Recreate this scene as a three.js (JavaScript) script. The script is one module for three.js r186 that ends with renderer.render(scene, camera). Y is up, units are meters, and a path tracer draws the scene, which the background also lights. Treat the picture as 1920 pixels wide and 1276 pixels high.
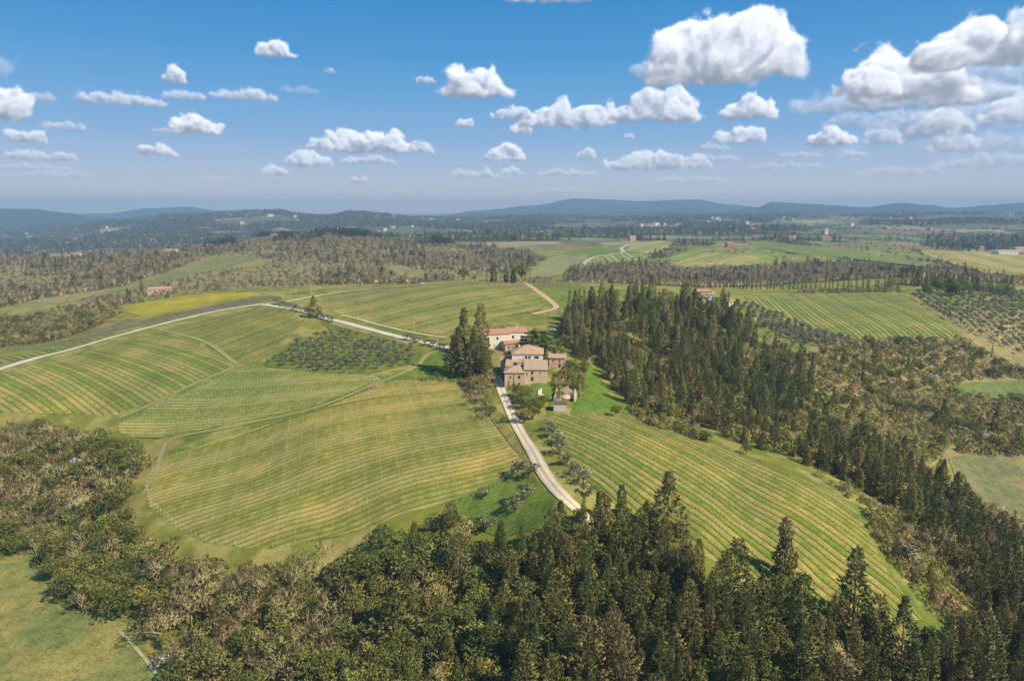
import * as THREE from 'three';
import { mergeGeometries } from 'three/addons/utils/BufferGeometryUtils.js';

// ---------------------------------------------------------------- camera, light, exposure
const EYE = 100, FOCAL = 1280, PITCH = Math.atan(238 / 1280);          // eye height, focal length in pixels of a 1920 x 1276 picture
const scene = new THREE.Scene();
const camera = new THREE.PerspectiveCamera(2 * Math.atan(638 / FOCAL) * 180 / Math.PI, 1024 / 680, 1, 60000);
camera.position.set(0, EYE, 0); camera.rotation.x = -PITCH;
const SUN = new THREE.Vector3(0.63, 0.72, 0.42).normalize();
const sun = new THREE.DirectionalLight(new THREE.Color().setRGB(1, 0.90, 0.70), 4.9);
sun.position.copy(SUN).multiplyScalar(3000); sun.castShadow = true;
sun.shadow.camera.left = -1500; sun.shadow.camera.right = 1500; sun.shadow.camera.top = 1500; sun.shadow.camera.bottom = -1500; sun.shadow.camera.far = 8000;
scene.add(sun); scene.add(sun.target);
scene.fog = new THREE.FogExp2(new THREE.Color().setRGB(0.45, 0.72, 1.0), 0.000128);
const renderer = new THREE.WebGLRenderer();
renderer.toneMapping = THREE.LinearToneMapping; renderer.toneMappingExposure = 1.17; renderer.shadowMap.enabled = true;

// ---------------------------------------------------------------- random numbers and noise
function rng(seed) { let a = seed >>> 0; return () => { a = (a + 0x6D2B79F5) | 0; let t = Math.imul(a ^ (a >>> 15), 1 | a); t = (t + Math.imul(t ^ (t >>> 7), 61 | t)) ^ t; return ((t ^ (t >>> 14)) >>> 0) / 4294967296; }; }
const PERM = new Uint8Array(1024); { const r = rng(7), p = [...Array(256).keys()]; for (let i = 255; i > 0; i--) { const j = Math.floor(r() * (i + 1)); [p[i], p[j]] = [p[j], p[i]]; } for (let i = 0; i < 1024; i++) PERM[i] = p[i & 255]; }
const clamp = (x, a = 0, b = 1) => x < a ? a : x > b ? b : x, lerp = (a, b, t) => a + (b - a) * t;
const smooth = (a, b, x) => { const t = clamp((x - a) / (b - a)); return t * t * (3 - 2 * t); };
function hash2(i, j, k = 0) { let h = Math.imul(i | 0, 374761393) + Math.imul(j | 0, 668265263) + Math.imul(k | 0, 974634777); h = Math.imul(h ^ (h >>> 13), 1274126177); return ((h ^ (h >>> 16)) >>> 0) / 4294967296; }
function vn2(x, y) {                                                    // value noise, 0..1
  const xi = Math.floor(x), yi = Math.floor(y); let u = x - xi, v = y - yi; u = u * u * (3 - 2 * u); v = v * v * (3 - 2 * v);
  const a = PERM[(xi & 255) + PERM[yi & 255]], b = PERM[((xi + 1) & 255) + PERM[yi & 255]], c = PERM[(xi & 255) + PERM[(yi + 1) & 255]], d = PERM[((xi + 1) & 255) + PERM[(yi + 1) & 255]];
  return (a + (b - a) * u + (c - a + (a - b - c + d) * u) * v) / 255;
}
function fbm2(x, y, o = 4) { let s = 0, a = 0.5, n = 0; for (let i = 0; i < o; i++) { s += a * vn2(x, y); n += a; a *= 0.5; x = x * 2.03 + 17.3; y = y * 2.03 + 9.1; } return s / n; }
function vn3(x, y, z) {
  const xi = Math.floor(x), yi = Math.floor(y), zi = Math.floor(z); let u = x - xi, v = y - yi, w = z - zi;
  u = u * u * (3 - 2 * u); v = v * v * (3 - 2 * v); w = w * w * (3 - 2 * w);
  const A = PERM[zi & 255], B = PERM[(zi + 1) & 255], X = xi & 255, X1 = (xi + 1) & 255;
  const a0 = PERM[(yi & 255) + A], a1 = PERM[((yi + 1) & 255) + A], b0 = PERM[(yi & 255) + B], b1 = PERM[((yi + 1) & 255) + B];
  const l0 = lerp(lerp(PERM[X + a0], PERM[X1 + a0], u), lerp(PERM[X + a1], PERM[X1 + a1], u), v);
  const l1 = lerp(lerp(PERM[X + b0], PERM[X1 + b0], u), lerp(PERM[X + b1], PERM[X1 + b1], u), v);
  return lerp(l0, l1, w) / 255;
}

// ---------------------------------------------------------------- looking directions
const CP = Math.cos(PITCH), SP = Math.sin(PITCH);
function sightline(u, v) {                                              // [x per metre ahead, drop per metre ahead] of the ray through a picture point
  const a = (u - 960) / FOCAL, b = (638 - v) / FOCAL, f = CP + b * SP;
  return [a / f, (SP - b * CP) / f];
}
function project(x, y, z) {                                            // world -> picture point
  const A = -z, dy = y - EYE, f = A * CP - dy * SP, up = A * SP + dy * CP;
  return [960 + FOCAL * x / f, 638 - FOCAL * up / f];
}

// ---------------------------------------------------------------- sky: air and clouds as an equirectangular picture
function makeSky() {
  const W = 4096, H = 2048, px = new Float32Array(W * H * 4);
  const stops = [[-90, .20, .24, .24], [-1, .40, .43, .46], [0, .70, .64, .60], [1.5, .65, .61, .62], [3.5, .41, .50, .65], [6, .225, .395, .64], [9, .125, .335, .62], [12, .065, .275, .575], [16, .032, .222, .525], [25, .022, .170, .45], [45, .018, .120, .35], [90, .016, .08, .27]];
  const air = (el) => { let i = 1; while (i < stops.length - 1 && el > stops[i][0]) i++; const a = stops[i - 1], b = stops[i], t = clamp((el - a[0]) / (b[0] - a[0])); return [lerp(a[1], b[1], t), lerp(a[2], b[2], t), lerp(a[3], b[3], t)]; };
  for (let j = 0; j < H; j++) { const c = air((j + .5) / H * 180 - 90); for (let i = 0; i < W; i++) { const k = (j * W + i) * 4; px[k] = c[0]; px[k + 1] = c[1]; px[k + 2] = c[2]; px[k + 3] = 1; } }
  // a cloud: [u, v of the base, width, height, thickness of the body, kind]; kind 0 heaped, 1 flat streak, 2 thin veil; read off the photograph's sky
  const list = [
    [1345, 172, 320, 138, 1, 0], [1235, 150, 110, 40, .5, 1], [1225, 236, 180, 72, .85, 0], [1060, 246, 190, 52, .85, 0], [960, 228, 90, 26, .7, 0], [975, 254, 44, 22, .8, 0], [1270, 232, 70, 40, .7, 0],
    [900, 190, 142, 70, 1, 0], [1408, 229, 108, 52, .95, 0], [1385, 272, 92, 38, .85, 0], [1340, 285, 60, 20, .5, 1], [1558, 277, 94, 38, .95, 0],
    [1690, 205, 250, 110, 1, 0], [1830, 140, 250, 92, 1, 0], [1935, 120, 150, 110, .9, 0], [1620, 190, 120, 66, .9, 0], [1790, 205, 120, 50, .8, 0], [1760, 265, 130, 56, .7, 0], [1900, 240, 120, 70, .8, 0], [1655, 275, 76, 34, .7, 0], [1780, 290, 110, 40, .65, 0],
    [515, 109, 84, 30, .9, 0], [330, 159, 50, 28, .85, 0], [228, 200, 184, 30, .8, 1], [345, 190, 90, 24, .65, 1], [460, 192, 130, 30, .75, 1], [20, 230, 76, 72, 1, 0], [80, 194, 52, 26, .5, 1], [372, 256, 104, 40, 1, 0], [310, 250, 56, 12, .5, 1],
    [50, 269, 84, 28, .85, 0], [118, 246, 86, 20, .6, 1], [300, 296, 74, 30, .9, 0], [80, 304, 140, 26, .85, 1], [60, 322, 170, 18, .55, 1], [110, 336, 130, 18, .5, 1], [690, 292, 200, 46, 1, 0], [600, 282, 60, 24, .8, 0], [790, 290, 60, 30, .7, 0], [690, 310, 116, 22, .85, 1], [580, 315, 90, 32, .85, 0], [512, 332, 56, 22, .8, 0], [673, 344, 38, 15, .75, 0],
    [950, 304, 76, 34, 1, 0], [872, 238, 42, 16, .8, 0], [798, 157, 38, 14, .6, 0], [1102, 300, 40, 22, .6, 0], [900, 337, 120, 24, .75, 1], [960, 330, 50, 16, .7, 0], [1060, 332, 130, 18, .7, 1], [1230, 322, 220, 38, .8, 0], [1330, 306, 130, 18, .55, 1], [1500, 298, 90, 16, .5, 1], [1600, 296, 60, 14, .6, 1], [1290, 345, 150, 18, .5, 1], [1060, 365, 150, 14, .4, 1], [320, 366, 60, 14, .6, 1], [750, 362, 56, 10, .5, 1], [400, 340, 70, 12, .5, 1], [1180, 262, 22, 12, .5, 0],
    [560, 176, 80, 16, .3, 1], [618, 138, 22, 12, .4, 0], [1030, 8, 170, 34, .9, 1], [-60, 150, 150, 90, .35, 1], [1860, 320, 240, 40, .5, 1], [1690, 330, 200, 22, .4, 1], [1470, 320, 160, 18, .4, 1],
    [1740, 206, 360, 54, .6, 1], [1850, 168, 280, 60, .5, 1], 
    [1700, 215, 460, 70, .55, 1], [1800, 250, 380, 60, .5, 1], [1640, 240, 220, 40, .4, 1], [1880, 290, 260, 50, .5, 1],
    [1700, 330, 560, 140, .36, 2], [1850, 270, 400, 120, .35, 2], [1250, 345, 500, 60, .25, 2], [100, 360, 420, 90, .22, 2], [600, 350, 500, 60, .16, 2], [1640, 375, 700, 60, .2, 2], [900, 372, 700, 50, .14, 2],
  ];
  const clouds = list.map(([u, v, w, h, o, kind], n) => {
    const d = new THREE.Vector3((u - 960) / FOCAL, (638 - v) / FOCAL, -1); const st = FOCAL * (1 + d.x * d.x * .8);
    const f = CP + d.y * SP, up = d.y * CP - SP;
    return { az: Math.atan2(d.x, f), el: Math.atan2(up, Math.hypot(d.x, f)), w: w / st, h: h / (FOCAL * (1 + d.x * d.x * .35)), o, kind, seed: n * 7.31 + 3, step: 1 };
  });
  const r = rng(99);                                                   // the same fair-weather sky goes on all round
  for (let i = 0; i < 120; i++) {
    const az = lerp(.8, 2 * Math.PI - .8, r()), el = Math.pow(r(), 1.5) * .85 + .03, s = (.03 + .16 * r() * r()) * (0.35 + el * 2.2), flat = r() < .3;
    clouds.push({ az, el, w: s, h: s * (flat ? .14 : .36), o: .6 + .4 * r(), kind: flat ? 1 : 0, seed: i * 3.7 + 500, step: 4 });
  }
  for (let i = 0; i < 14; i++) { const az = -.8 + 1.6 * r(), el = .34 + .6 * r(), s = .06 + .22 * r(); clouds.push({ az, el, w: s, h: s * .36, o: .9, kind: 0, seed: i * 3.1 + 900, step: 4 }); }
  clouds.sort((a, b) => a.el - b.el);
  const L = new THREE.Vector3(.50, .72, .48).normalize();
  for (const c of clouds) {
    const R = rng(Math.floor(c.seed * 100)), asp = c.w / c.h, puffs = [], flat = c.kind === 1;
    const n = c.kind === 2 ? 1 : Math.max(4, Math.round(asp * (flat ? 3.2 : 4.2)));
    for (let i = 0; i < n; i++) {
      const t = (i + .5 + (R() - .5) * .8) / n, x = (t - .5) * asp * .86, e = Math.pow(Math.max(0, 1 - Math.pow(Math.abs(t * 2 - 1 + (R() - .5) * .3), 2.2)), .7);
      const rad = flat ? .24 + .20 * e * R() + .08 : .20 + .24 * e * (.5 + .6 * R());
      puffs.push([x, rad * .8 + .02, (R() - .5) * .5, rad]);
      if (!flat && e > .45) { const r2 = rad * (.6 + .5 * R()); puffs.push([x + (R() - .5) * .3, rad * .8 + (.5 * e) * (.35 + .55 * R()), (R() - .5) * .5, r2]); }
      if (!flat && e > .7 && R() < .6) puffs.push([x + (R() - .5) * .25, .62 + .1 * R(), (R() - .5) * .3, .16 + .12 * R()]);
    }
    const nk = c.kind === 2 ? 2.2 : clamp(c.h * 52, 4.2, 8), sx = c.seed * 1.7, sz = c.seed, edge = flat ? .36 : .50, pk = puffs.map((q) => [q[0], q[1], q[2], 1.9 / (q[3] * q[3])]);
    const dens = (x, y, z, oct) => {
      const wx = (vn3(x * 1.6 + sx, y * 1.6, z * 1.6 + 9) - .5) * .42, wy = (vn3(x * 1.9 + 31, y * 1.9 + sz, z * 1.9) - .5) * .34; x += wx; y += wy * clamp(y * 3, .2, 1);
      let m = 0; for (const q of pk) { const dx = x - q[0], dy = y - q[1], dz = z - q[2], e = (dx * dx + dy * dy * (dy < 0 ? 1.7 : 1) + dz * dz) * q[3]; if (e < 5) m += Math.exp(-e); }
      if (m < .05) return 0; m = Math.min(m, 1.1);
      let s = 0, a = .5, fx = x * nk + sx, fy = y * nk * 1.15, fz = z * nk + sz; for (let i = 0; i < oct; i++) { const n = vn3(fx, fy, fz); s += a * (i < 2 ? n - .5 : Math.abs(n * 2 - 1) * .9 - .42); a *= .56; fx *= 2.13; fy *= 2.13; fz *= 2.13; }
      return clamp((m - edge + (flat ? 1.7 : 1.75) * s) * (flat ? 1.5 : lerp(1.4, 3.2, clamp(y * 1.6)))) * smooth(-.08, flat ? .3 : .2, y + .40 * s);
    };
    const ppr = W / (2 * Math.PI), st = c.step, cosEl = Math.max(.2, Math.cos(c.el));
    const i0 = Math.floor((c.az - (c.w * .75 + .01) / cosEl) * ppr / st), i1 = Math.ceil((c.az + (c.w * .75 + .01) / cosEl) * ppr / st), j0 = Math.floor((c.el - c.h * .35) * ppr / st), j1 = Math.ceil((c.el + c.h * 1.5) * ppr / st);
    const lowFade = smooth(-.01, .12, c.el);
    for (let j = j0; j <= j1; j++) for (let i = i0; i <= i1; i++) {
      const az = (i + .5) * st / ppr, el = (j + .5) * st / ppr, X = (az - c.az) * cosEl / c.h, Y = (el - c.el) / c.h;
      let alpha = 0, lr = 0, lg = 0, lb = 0;
      if (c.kind === 2) {
        const ex = (az - c.az) / c.w * 2, ey = (el - c.el - c.h * .3) / c.h * 2, e = 1 - ex * ex - ey * ey; if (e <= 0) continue;
        let s = 0, a = .5, fx = az * 26 + sx, fy = el * 90 + sz; for (let q = 0; q < 5; q++) { s += a * vn2(fx, fy); a *= .55; fx *= 2.05; fy *= 2.05; }
        alpha = c.o * smooth(0, .9, e) * smooth(.30, .95, s); lr = .42; lg = .47; lb = .60;
        const b = smooth(.55, .9, s) * .25; lr += b; lg += b; lb += b;
      } else {
        if (puffs.every((q) => Math.abs(X - q[0]) > q[3] * 1.7 || Math.abs(Y - q[1]) > q[3] * 1.7)) continue;
        let T = 1; const N = st > 1 ? 10 : 22, dz = 1.5 / N, jit = hash2(i, j) ;
        for (let k = 0; k < N && T > .03; k++) {
          const z = .75 - (k + jit) * dz, d = dens(X, Y, z, 5); if (d < .01) continue;
          let od = 0; for (let q = 1; q <= 4; q++) { const s = .075 * q; od += dens(X + L.x * s, Y + L.y * s, z + L.z * s, 2) * (.075 + .02 * q); }
          const a = 1 - Math.exp(-d * dz * (flat ? 6 : 11)), sunlit = Math.exp(-od * 7.5) * .64 + Math.exp(-od * 2.2) * .17, amb = .17 + .21 * clamp(Y * 1.3);
          const w = T * a; lr += w * (sunlit * 1.00 + amb * .86); lg += w * (sunlit * .96 + amb * 1.00); lb += w * (sunlit * .93 + amb * 1.32); T *= 1 - a;
        }
        alpha = 1 - T; if (alpha < .004) continue; lr /= alpha; lg /= alpha; lb /= alpha;
        alpha *= c.o;
      }
      // far, low clouds lie behind more air
      const h = air(Math.max(.2, el * 180 / Math.PI)), k = lerp(.34, .0, lowFade);
      lr = lerp(lr, h[0] * 1.1 + .04, k); lg = lerp(lg, h[1] * 1.06 + .02, k); lb = lerp(lb, h[2] * 1.02, k);
      for (let b = 0; b < st; b++) for (let a2 = 0; a2 < st; a2++) {
        const row = j * st + b + H / 2, col = (((i * st + a2 + W / 4) % W) + W) % W; if (row < 0 || row >= H) continue;
        const k2 = (row * W + col) * 4; px[k2] = lerp(px[k2], lr, alpha); px[k2 + 1] = lerp(px[k2 + 1], lg, alpha); px[k2 + 2] = lerp(px[k2 + 2], lb, alpha);
      }
    }
  }
  // straight ahead (-z) is at a quarter of the width
  const t = new THREE.DataTexture(px, W, H, THREE.RGBAFormat, THREE.FloatType);
  t.mapping = THREE.EquirectangularReflectionMapping; t.magFilter = THREE.LinearFilter; t.minFilter = THREE.LinearFilter; t.colorSpace = THREE.LinearSRGBColorSpace; t.needsUpdate = true;
  return t;
}
scene.background = makeSky(); scene.environment = scene.background;

// ---------------------------------------------------------------- names and descriptions
const taken = {};
function numbered(name) { const n = taken[name] ?? 0; taken[name] = n + 1; return n ? name + '_' + String(n).padStart(3, '0') : name; }
function tag(o, label, category, group) { o.userData.label = label; if (category) o.userData.category = category; if (group) o.userData.group = group; return o; }
function add(o) { o.traverse((m) => { if (m.isMesh) { m.castShadow = true; m.receiveShadow = true; } }); scene.add(o); return o; }
function struct(mesh, name, label) { mesh.name = numbered(name); mesh.userData.kind = 'structure'; mesh.userData.label = label; return add(mesh); }
const rgb = (r, g, b) => new THREE.Color().setRGB(r, g, b);

// ---------------------------------------------------------------- the lie of the land
// [u, v, metres ahead]: where the ground stands in the photograph and how far off
const LAND = [
  [1060, 940, 181], [1000, 850, 215], [940, 730, 287], [960, 650, 373], [840, 650, 373], [1008, 716, 292], [966, 729, 288], [740, 630, 401], [600, 592, 470], [490, 572, 519], [620, 555, 560], [790, 532, 628], [700, 543, 596], [860, 527, 640], [980, 530, 640], [1080, 529, 620], [560, 545, 590], [470, 550, 588], [250, 580, 559], [360, 565, 575],
  [0, 690, 377], [200, 635, 436], [350, 595, 490], [0, 770, 333], [200, 780, 320], [430, 690, 360], [300, 740, 333], [220, 800, 306], [300, 825, 284], [480, 770, 292], [700, 710, 315], [800, 655, 370], [120, 730, 350], [420, 625, 430],
  [870, 715, 309], [600, 850, 238], [310, 840, 271], [280, 950, 225], [400, 1020, 199], [560, 1035, 188], [760, 960, 196], [980, 880, 209], [800, 850, 227], [600, 950, 209], [920, 970, 188], [450, 880, 243],
  [960, 1276, 130], [700, 1276, 138], [400, 1200, 162], [100, 1200, 169], [0, 1276, 154], [0, 1050, 216], [100, 900, 266], [0, 850, 293], [1200, 1276, 127], [1500, 1276, 130], [1900, 1276, 140], [1530, 1130, 156], [1200, 1120, 158], [250, 1050, 203], [600, 1130, 172], [900, 1120, 162],
  [1010, 790, 248], [1130, 770, 260], [1080, 900, 195], [1300, 830, 232], [1480, 885, 214], [1620, 960, 198], [1690, 1080, 169], [1760, 1160, 160], [1300, 1000, 172], [1500, 1050, 168], [1200, 900, 198], [1400, 950, 191],
  [1850, 900, 308], [1880, 735, 433], [1900, 850, 337], [1780, 850, 325], [1600, 700, 414], [1500, 680, 410], [1600, 637, 475], [1390, 560, 600], [1690, 550, 674], [1800, 628, 506], [1450, 610, 514], [1850, 560, 663], [1900, 640, 518], [1450, 545, 690], [1700, 530, 720], [1250, 700, 365], [1150, 620, 420], [1200, 590, 455], [1330, 590, 480], [1400, 760, 330], [1700, 780, 372], [1640, 860, 285], [1750, 700, 445], [1080, 700, 330], [1050, 610, 440], [1060, 575, 500], [1800, 1020, 235], [1900, 1100, 205], [1560, 800, 315],
  [1300, 520, 1027], [1600, 510, 1100], [1300, 492, 1192], [1200, 470, 1500], [1180, 456, 1750], [1500, 450, 1900], [1350, 461, 1600], [1700, 482, 1400], [1850, 502, 1200], [1850, 476, 1600], [1200, 441, 2600], [1500, 433, 3000], [1000, 502, 1100], [1040, 495, 1200], [1090, 472, 1500], [900, 540, 850], [760, 516, 900], [850, 511, 950], [700, 522, 850], [1500, 497, 1250], [1100, 512, 1020],
  [700, 452, 1700], [620, 446, 1900], [830, 467, 1500], [500, 458, 1800], [300, 472, 1550], [100, 482, 1450], [450, 490, 1150], [200, 550, 760], [50, 592, 620], [0, 640, 510], [300, 532, 820], [150, 600, 580], [350, 515, 920], [400, 530, 800], [560, 495, 1100], [700, 490, 1150], [550, 520, 880], [0, 520, 1000], [150, 510, 1050], [900, 485, 1300],
  [100, 446, 4500], [300, 441, 4000], [700, 432, 3800], [850, 441, 2800], [950, 427, 4200], [1200, 422, 4200], [1700, 426, 3200], [1700, 407, 5000], [1900, 428, 3000], [1900, 406, 5200], [1500, 412, 4800], [400, 466, 2500], [100, 476, 2500], [600, 458, 2700],
  [-500, 700, 380], [-500, 560, 700], [-500, 1000, 240], [-500, 1276, 155], [-500, 470, 1800], [-500, 430, 5000], [2400, 1276, 150], [2400, 1000, 260], [2400, 760, 430], [2400, 560, 700], [2400, 500, 1300], [2400, 440, 2600], [2400, 407, 5200],
  [-300, 414, 9000], [500, 414, 9000], [1000, 410, 9000], [1500, 408, 9000], [2200, 408, 9000], [-300, 407, 24000], [960, 407, 24000], [2200, 407, 24000],
].map(([u, v, A]) => { const [s, t] = sightline(u, v); return { s, l: Math.log(A), h: EYE - t * A }; });
for (const l of [Math.log(30), Math.log(75)]) for (const s of [-1.1, -.4, .3, 1.1]) LAND.push({ s, l, h: EYE - 112 });
const KS = 1.7, kern = (r2) => r2 < 1e-12 ? 0 : r2 * Math.log(r2);
const SPL = (() => {                                                   // thin-plate spline through those heights
  const n = LAND.length, N = n + 3, M = [...Array(N)].map(() => new Float64Array(N + 1));
  for (let i = 0; i < n; i++) {
    const p = LAND[i]; for (let j = 0; j < n; j++) { const q = LAND[j], dx = (p.s - q.s) * KS, dy = p.l - q.l; M[i][j] = kern(dx * dx + dy * dy) + (i === j ? .0015 : 0); }
    M[i][n] = M[n][i] = 1; M[i][n + 1] = M[n + 1][i] = p.s * KS; M[i][n + 2] = M[n + 2][i] = p.l; M[i][N] = p.h;
  }
  for (let c = 0; c < N; c++) {
    let b = c; for (let r = c + 1; r < N; r++) if (Math.abs(M[r][c]) > Math.abs(M[b][c])) b = r; [M[c], M[b]] = [M[b], M[c]];
    for (let r = c + 1; r < N; r++) { const f = M[r][c] / M[c][c]; if (f) for (let k = c; k <= N; k++) M[r][k] -= f * M[c][k]; }
  }
  const w = new Float64Array(N); for (let r = N - 1; r >= 0; r--) { let s = M[r][N]; for (let k = r + 1; k < N; k++) s -= M[r][k] * w[k]; w[r] = s / M[r][r]; }
  return (s, l) => { let h = w[n] + w[n + 1] * s * KS + w[n + 2] * l; for (let i = 0; i < n; i++) { const dx = (s - LAND[i].s) * KS, dy = l - LAND[i].l; h += w[i] * kern(dx * dx + dy * dy); } return h; };
})();
// far ranges: distance, spread in front and behind, skyline points
const RANGES = [
  { A: 5200, f: .26, b: .16, sky: [[-700, 470], [-200, 452], [0, 441], [100, 431], [200, 417], [330, 404], [420, 402], [520, 395], [570, 403], [610, 406], [660, 398], [740, 404], [800, 408], [850, 411], [930, 416], [1040, 420]] },
  { A: 5600, f: .2, b: .12, sky: [[850, 414], [960, 407], [1050, 405], [1150, 408], [1250, 406], [1400, 403], [1500, 402], [1650, 404], [1720, 400], [1800, 398], [1920, 396], [2300, 396]] },
  { A: 3500, f: .14, b: .1, sky: [[1380, 432], [1500, 424], [1620, 420], [1700, 418], [1800, 412], [1920, 416], [2300, 420]] },
  { A: 3300, f: .14, b: .1, sky: [[60, 462], [200, 446], [330, 440], [420, 444], [560, 448], [700, 436], [760, 424], [830, 428], [960, 434]] },
  { A: 2750, f: .11, b: .09, sky: [[900, 444], [960, 440], [1040, 434], [1120, 440], [1240, 432], [1340, 437], [1450, 428], [1560, 436], [1640, 429], [1760, 438], [1860, 430], [2300, 436]] },
  { A: 4200, f: .12, b: .08, sky: [[840, 428], [900, 422], [980, 417], [1080, 423], [1200, 414], [1320, 420], [1440, 412], [1560, 418], [1660, 410], [1780, 416], [1920, 409], [2300, 412]] },
  { A: 1850, f: .24, b: .1, sky: [[230, 478], [350, 464], [440, 452], [540, 443], [620, 439], [700, 442], [780, 452], [850, 465], [910, 478]] },
  { A: 7500, f: .2, b: .12, sky: [[-700, 380], [-100, 390], [60, 391], [120, 398], [180, 408], [260, 412], [330, 411], [420, 412]] },
  { A: 8200, f: .2, b: .12, sky: [[820, 406], [870, 402], [890, 399], [940, 404], [1010, 402], [1050, 404], [1180, 403], [1230, 399], [1280, 390], [1350, 397], [1420, 388], [1450, 379], [1520, 382], [1560, 385], [1620, 388], [1690, 380], [1740, 384], [1790, 390], [1850, 385], [1920, 380], [2300, 384]] },
  { A: 11000, f: .16, b: .12, sky: [[-700, 402], [100, 404], [200, 400], [280, 390], [350, 388], [410, 394], [480, 392], [530, 402], [640, 408], [820, 404], [900, 394], [1000, 385], [1080, 372], [1140, 374], [1200, 377], [1300, 374], [1380, 384], [1450, 392], [1600, 400], [2300, 402]] },
].map((r) => ({ ...r, sky: r.sky.map(([u, v]) => { const [s, t] = sightline(u, v); return [s, EYE - t * r.A]; }) }));
function rangeAt(r, s) { const k = r.sky; if (s < k[0][0] || s > k[k.length - 1][0]) return null; let i = 1; while (s > k[i][0]) i++; const a = k[i - 1], b = k[i], t = (s - a[0]) / (b[0] - a[0]), q = t * t * (3 - 2 * t); return [lerp(a[1], b[1], q), smooth(0, .05, s - k[0][0]) * smooth(0, .05, k[k.length - 1][0] - s)]; }
function landHeight(s, l) {
  const A = Math.exp(l), x = s * A; let h = SPL(s, Math.min(l, Math.log(24000)));
  h += (fbm2(x / 60, A / 60, 3) - .5) * 1.6 * smooth(200, 260, A) + (fbm2(x / 420 + 7, A / 420, 4) - .5) * 30 * smooth(1900, 3600, A);
  for (const r of RANGES) {
    const d = l - Math.log(r.A), e = Math.abs(d) / (d < 0 ? r.f : r.b) * 1.0; if (e > 2.4) continue; const at = rangeAt(r, s); if (!at) continue;
    const spur = fbm2(x / (r.A * .07), A / (r.A * .11), 4) - .5, w = Math.exp(-e * e * (1 + 1.1 * spur * (e > .25 ? 1 : e * 4))) * at[1];
    const top = at[0] + (fbm2(s * 90, r.A, 3) - .5) * r.A * .0012; if (top > h) h = lerp(h, top, w);
  }
  return h;
}
const S0 = -1.16, S1 = 1.16, NS = 600, L0 = Math.log(28), L1 = Math.log(12500), NL = 720, HG = new Float32Array(NS * NL);
for (let j = 0; j < NL; j++) for (let i = 0; i < NS; i++) HG[j * NS + i] = landHeight(lerp(S0, S1, i / (NS - 1)), lerp(L0, L1, j / (NL - 1)));
function heightSL(s, l) {
  const x = clamp((s - S0) / (S1 - S0) * (NS - 1), 0, NS - 1.001), y = clamp((l - L0) / (L1 - L0) * (NL - 1), 0, NL - 1.001), i = Math.floor(x), j = Math.floor(y), a = x - i, b = y - j, k = j * NS + i;
  return lerp(lerp(HG[k], HG[k + 1], a), lerp(HG[k + NS], HG[k + NS + 1], a), b);
}
const heightAt = (x, z) => { const A = Math.max(20, -z); return heightSL(x / A, Math.log(A)); };
function ground(u, v, far = 24000, near = 60) {                         // the point of the land that a picture point shows
  const [s, t] = sightline(u, v); let l = Math.log(near); const dl = .004;
  for (; Math.exp(l) < far; l += dl) if (heightSL(s, l) >= EYE - t * Math.exp(l)) break;
  const A = Math.min(far, Math.exp(l)); return { x: s * A, z: -A, A, s };
}
const atDist = (u, A) => { const s = (u - 960) / FOCAL / .985; return { x: s * A, z: -A, A, s }; };
function inPoly(p, x, z) { let c = false; for (let i = 0, j = p.length - 1; i < p.length; j = i++) { const a = p[i], b = p[j]; if ((a.z > z) !== (b.z > z) && x < (b.x - a.x) * (z - a.z) / (b.z - a.z) + a.x) c = !c; } return c; }
function bounds(p) { const b = { x0: 1e9, x1: -1e9, z0: 1e9, z1: -1e9 }; for (const q of p) { b.x0 = Math.min(b.x0, q.x); b.x1 = Math.max(b.x1, q.x); b.z0 = Math.min(b.z0, q.z); b.z1 = Math.max(b.z1, q.z); } return b; }
function outline(pix, far, seg = 6) { const out = []; for (let i = 0; i < pix.length; i++) { const a = pix[i], b = pix[(i + 1) % pix.length]; for (let k = 0; k < seg; k++) out.push(ground(lerp(a[0], b[0], k / seg), lerp(a[1], b[1], k / seg), far)); } return out; }
const zone = (pix, far = 900) => { const p = outline(pix, far, 3); p.box = bounds(p); return p; };
const zoneA = (list) => { const p = list.map(([u, A]) => atDist(u, A)); p.box = bounds(p); return p; };
const within = (p, x, z) => x >= p.box.x0 && x <= p.box.x1 && z >= p.box.z0 && z <= p.box.z1 && inPoly(p, x, z);

// ---------------------------------------------------------------- textures
function noiseTexture(n, fn, srgb = false) {
  const d = new Uint8Array(n * n * 4); for (let j = 0; j < n; j++) for (let i = 0; i < n; i++) { const c = fn(i / n, j / n, i, j), k = (j * n + i) * 4; d[k] = clamp(c[0]) * 255; d[k + 1] = clamp(c[1]) * 255; d[k + 2] = clamp(c[2]) * 255; d[k + 3] = 255; }
  const t = new THREE.DataTexture(d, n, n); t.wrapS = t.wrapT = THREE.RepeatWrapping; t.magFilter = THREE.LinearFilter; t.minFilter = THREE.LinearFilter; if (srgb) t.colorSpace = THREE.SRGBColorSpace; t.needsUpdate = true; return t;
}
function tileNoise(u, v, f, seed) {                                     // value noise that closes on itself
  const x = u * f, y = v * f, xi = Math.floor(x), yi = Math.floor(y); let a = x - xi, b = y - yi; a = a * a * (3 - 2 * a); b = b * b * (3 - 2 * b);
  const g = (i, j) => hash2(((i % f) + f) % f, ((j % f) + f) % f, seed); return lerp(lerp(g(xi, yi), g(xi + 1, yi), a), lerp(g(xi, yi + 1), g(xi + 1, yi + 1), a), b);
}
const tfbm = (u, v, f, seed, o = 4) => { let s = 0, a = .5, n = 0; for (let i = 0; i < o; i++) { s += a * tileNoise(u, v, f, seed + i); n += a; a *= .6; f *= 2; } return s / n; };
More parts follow.
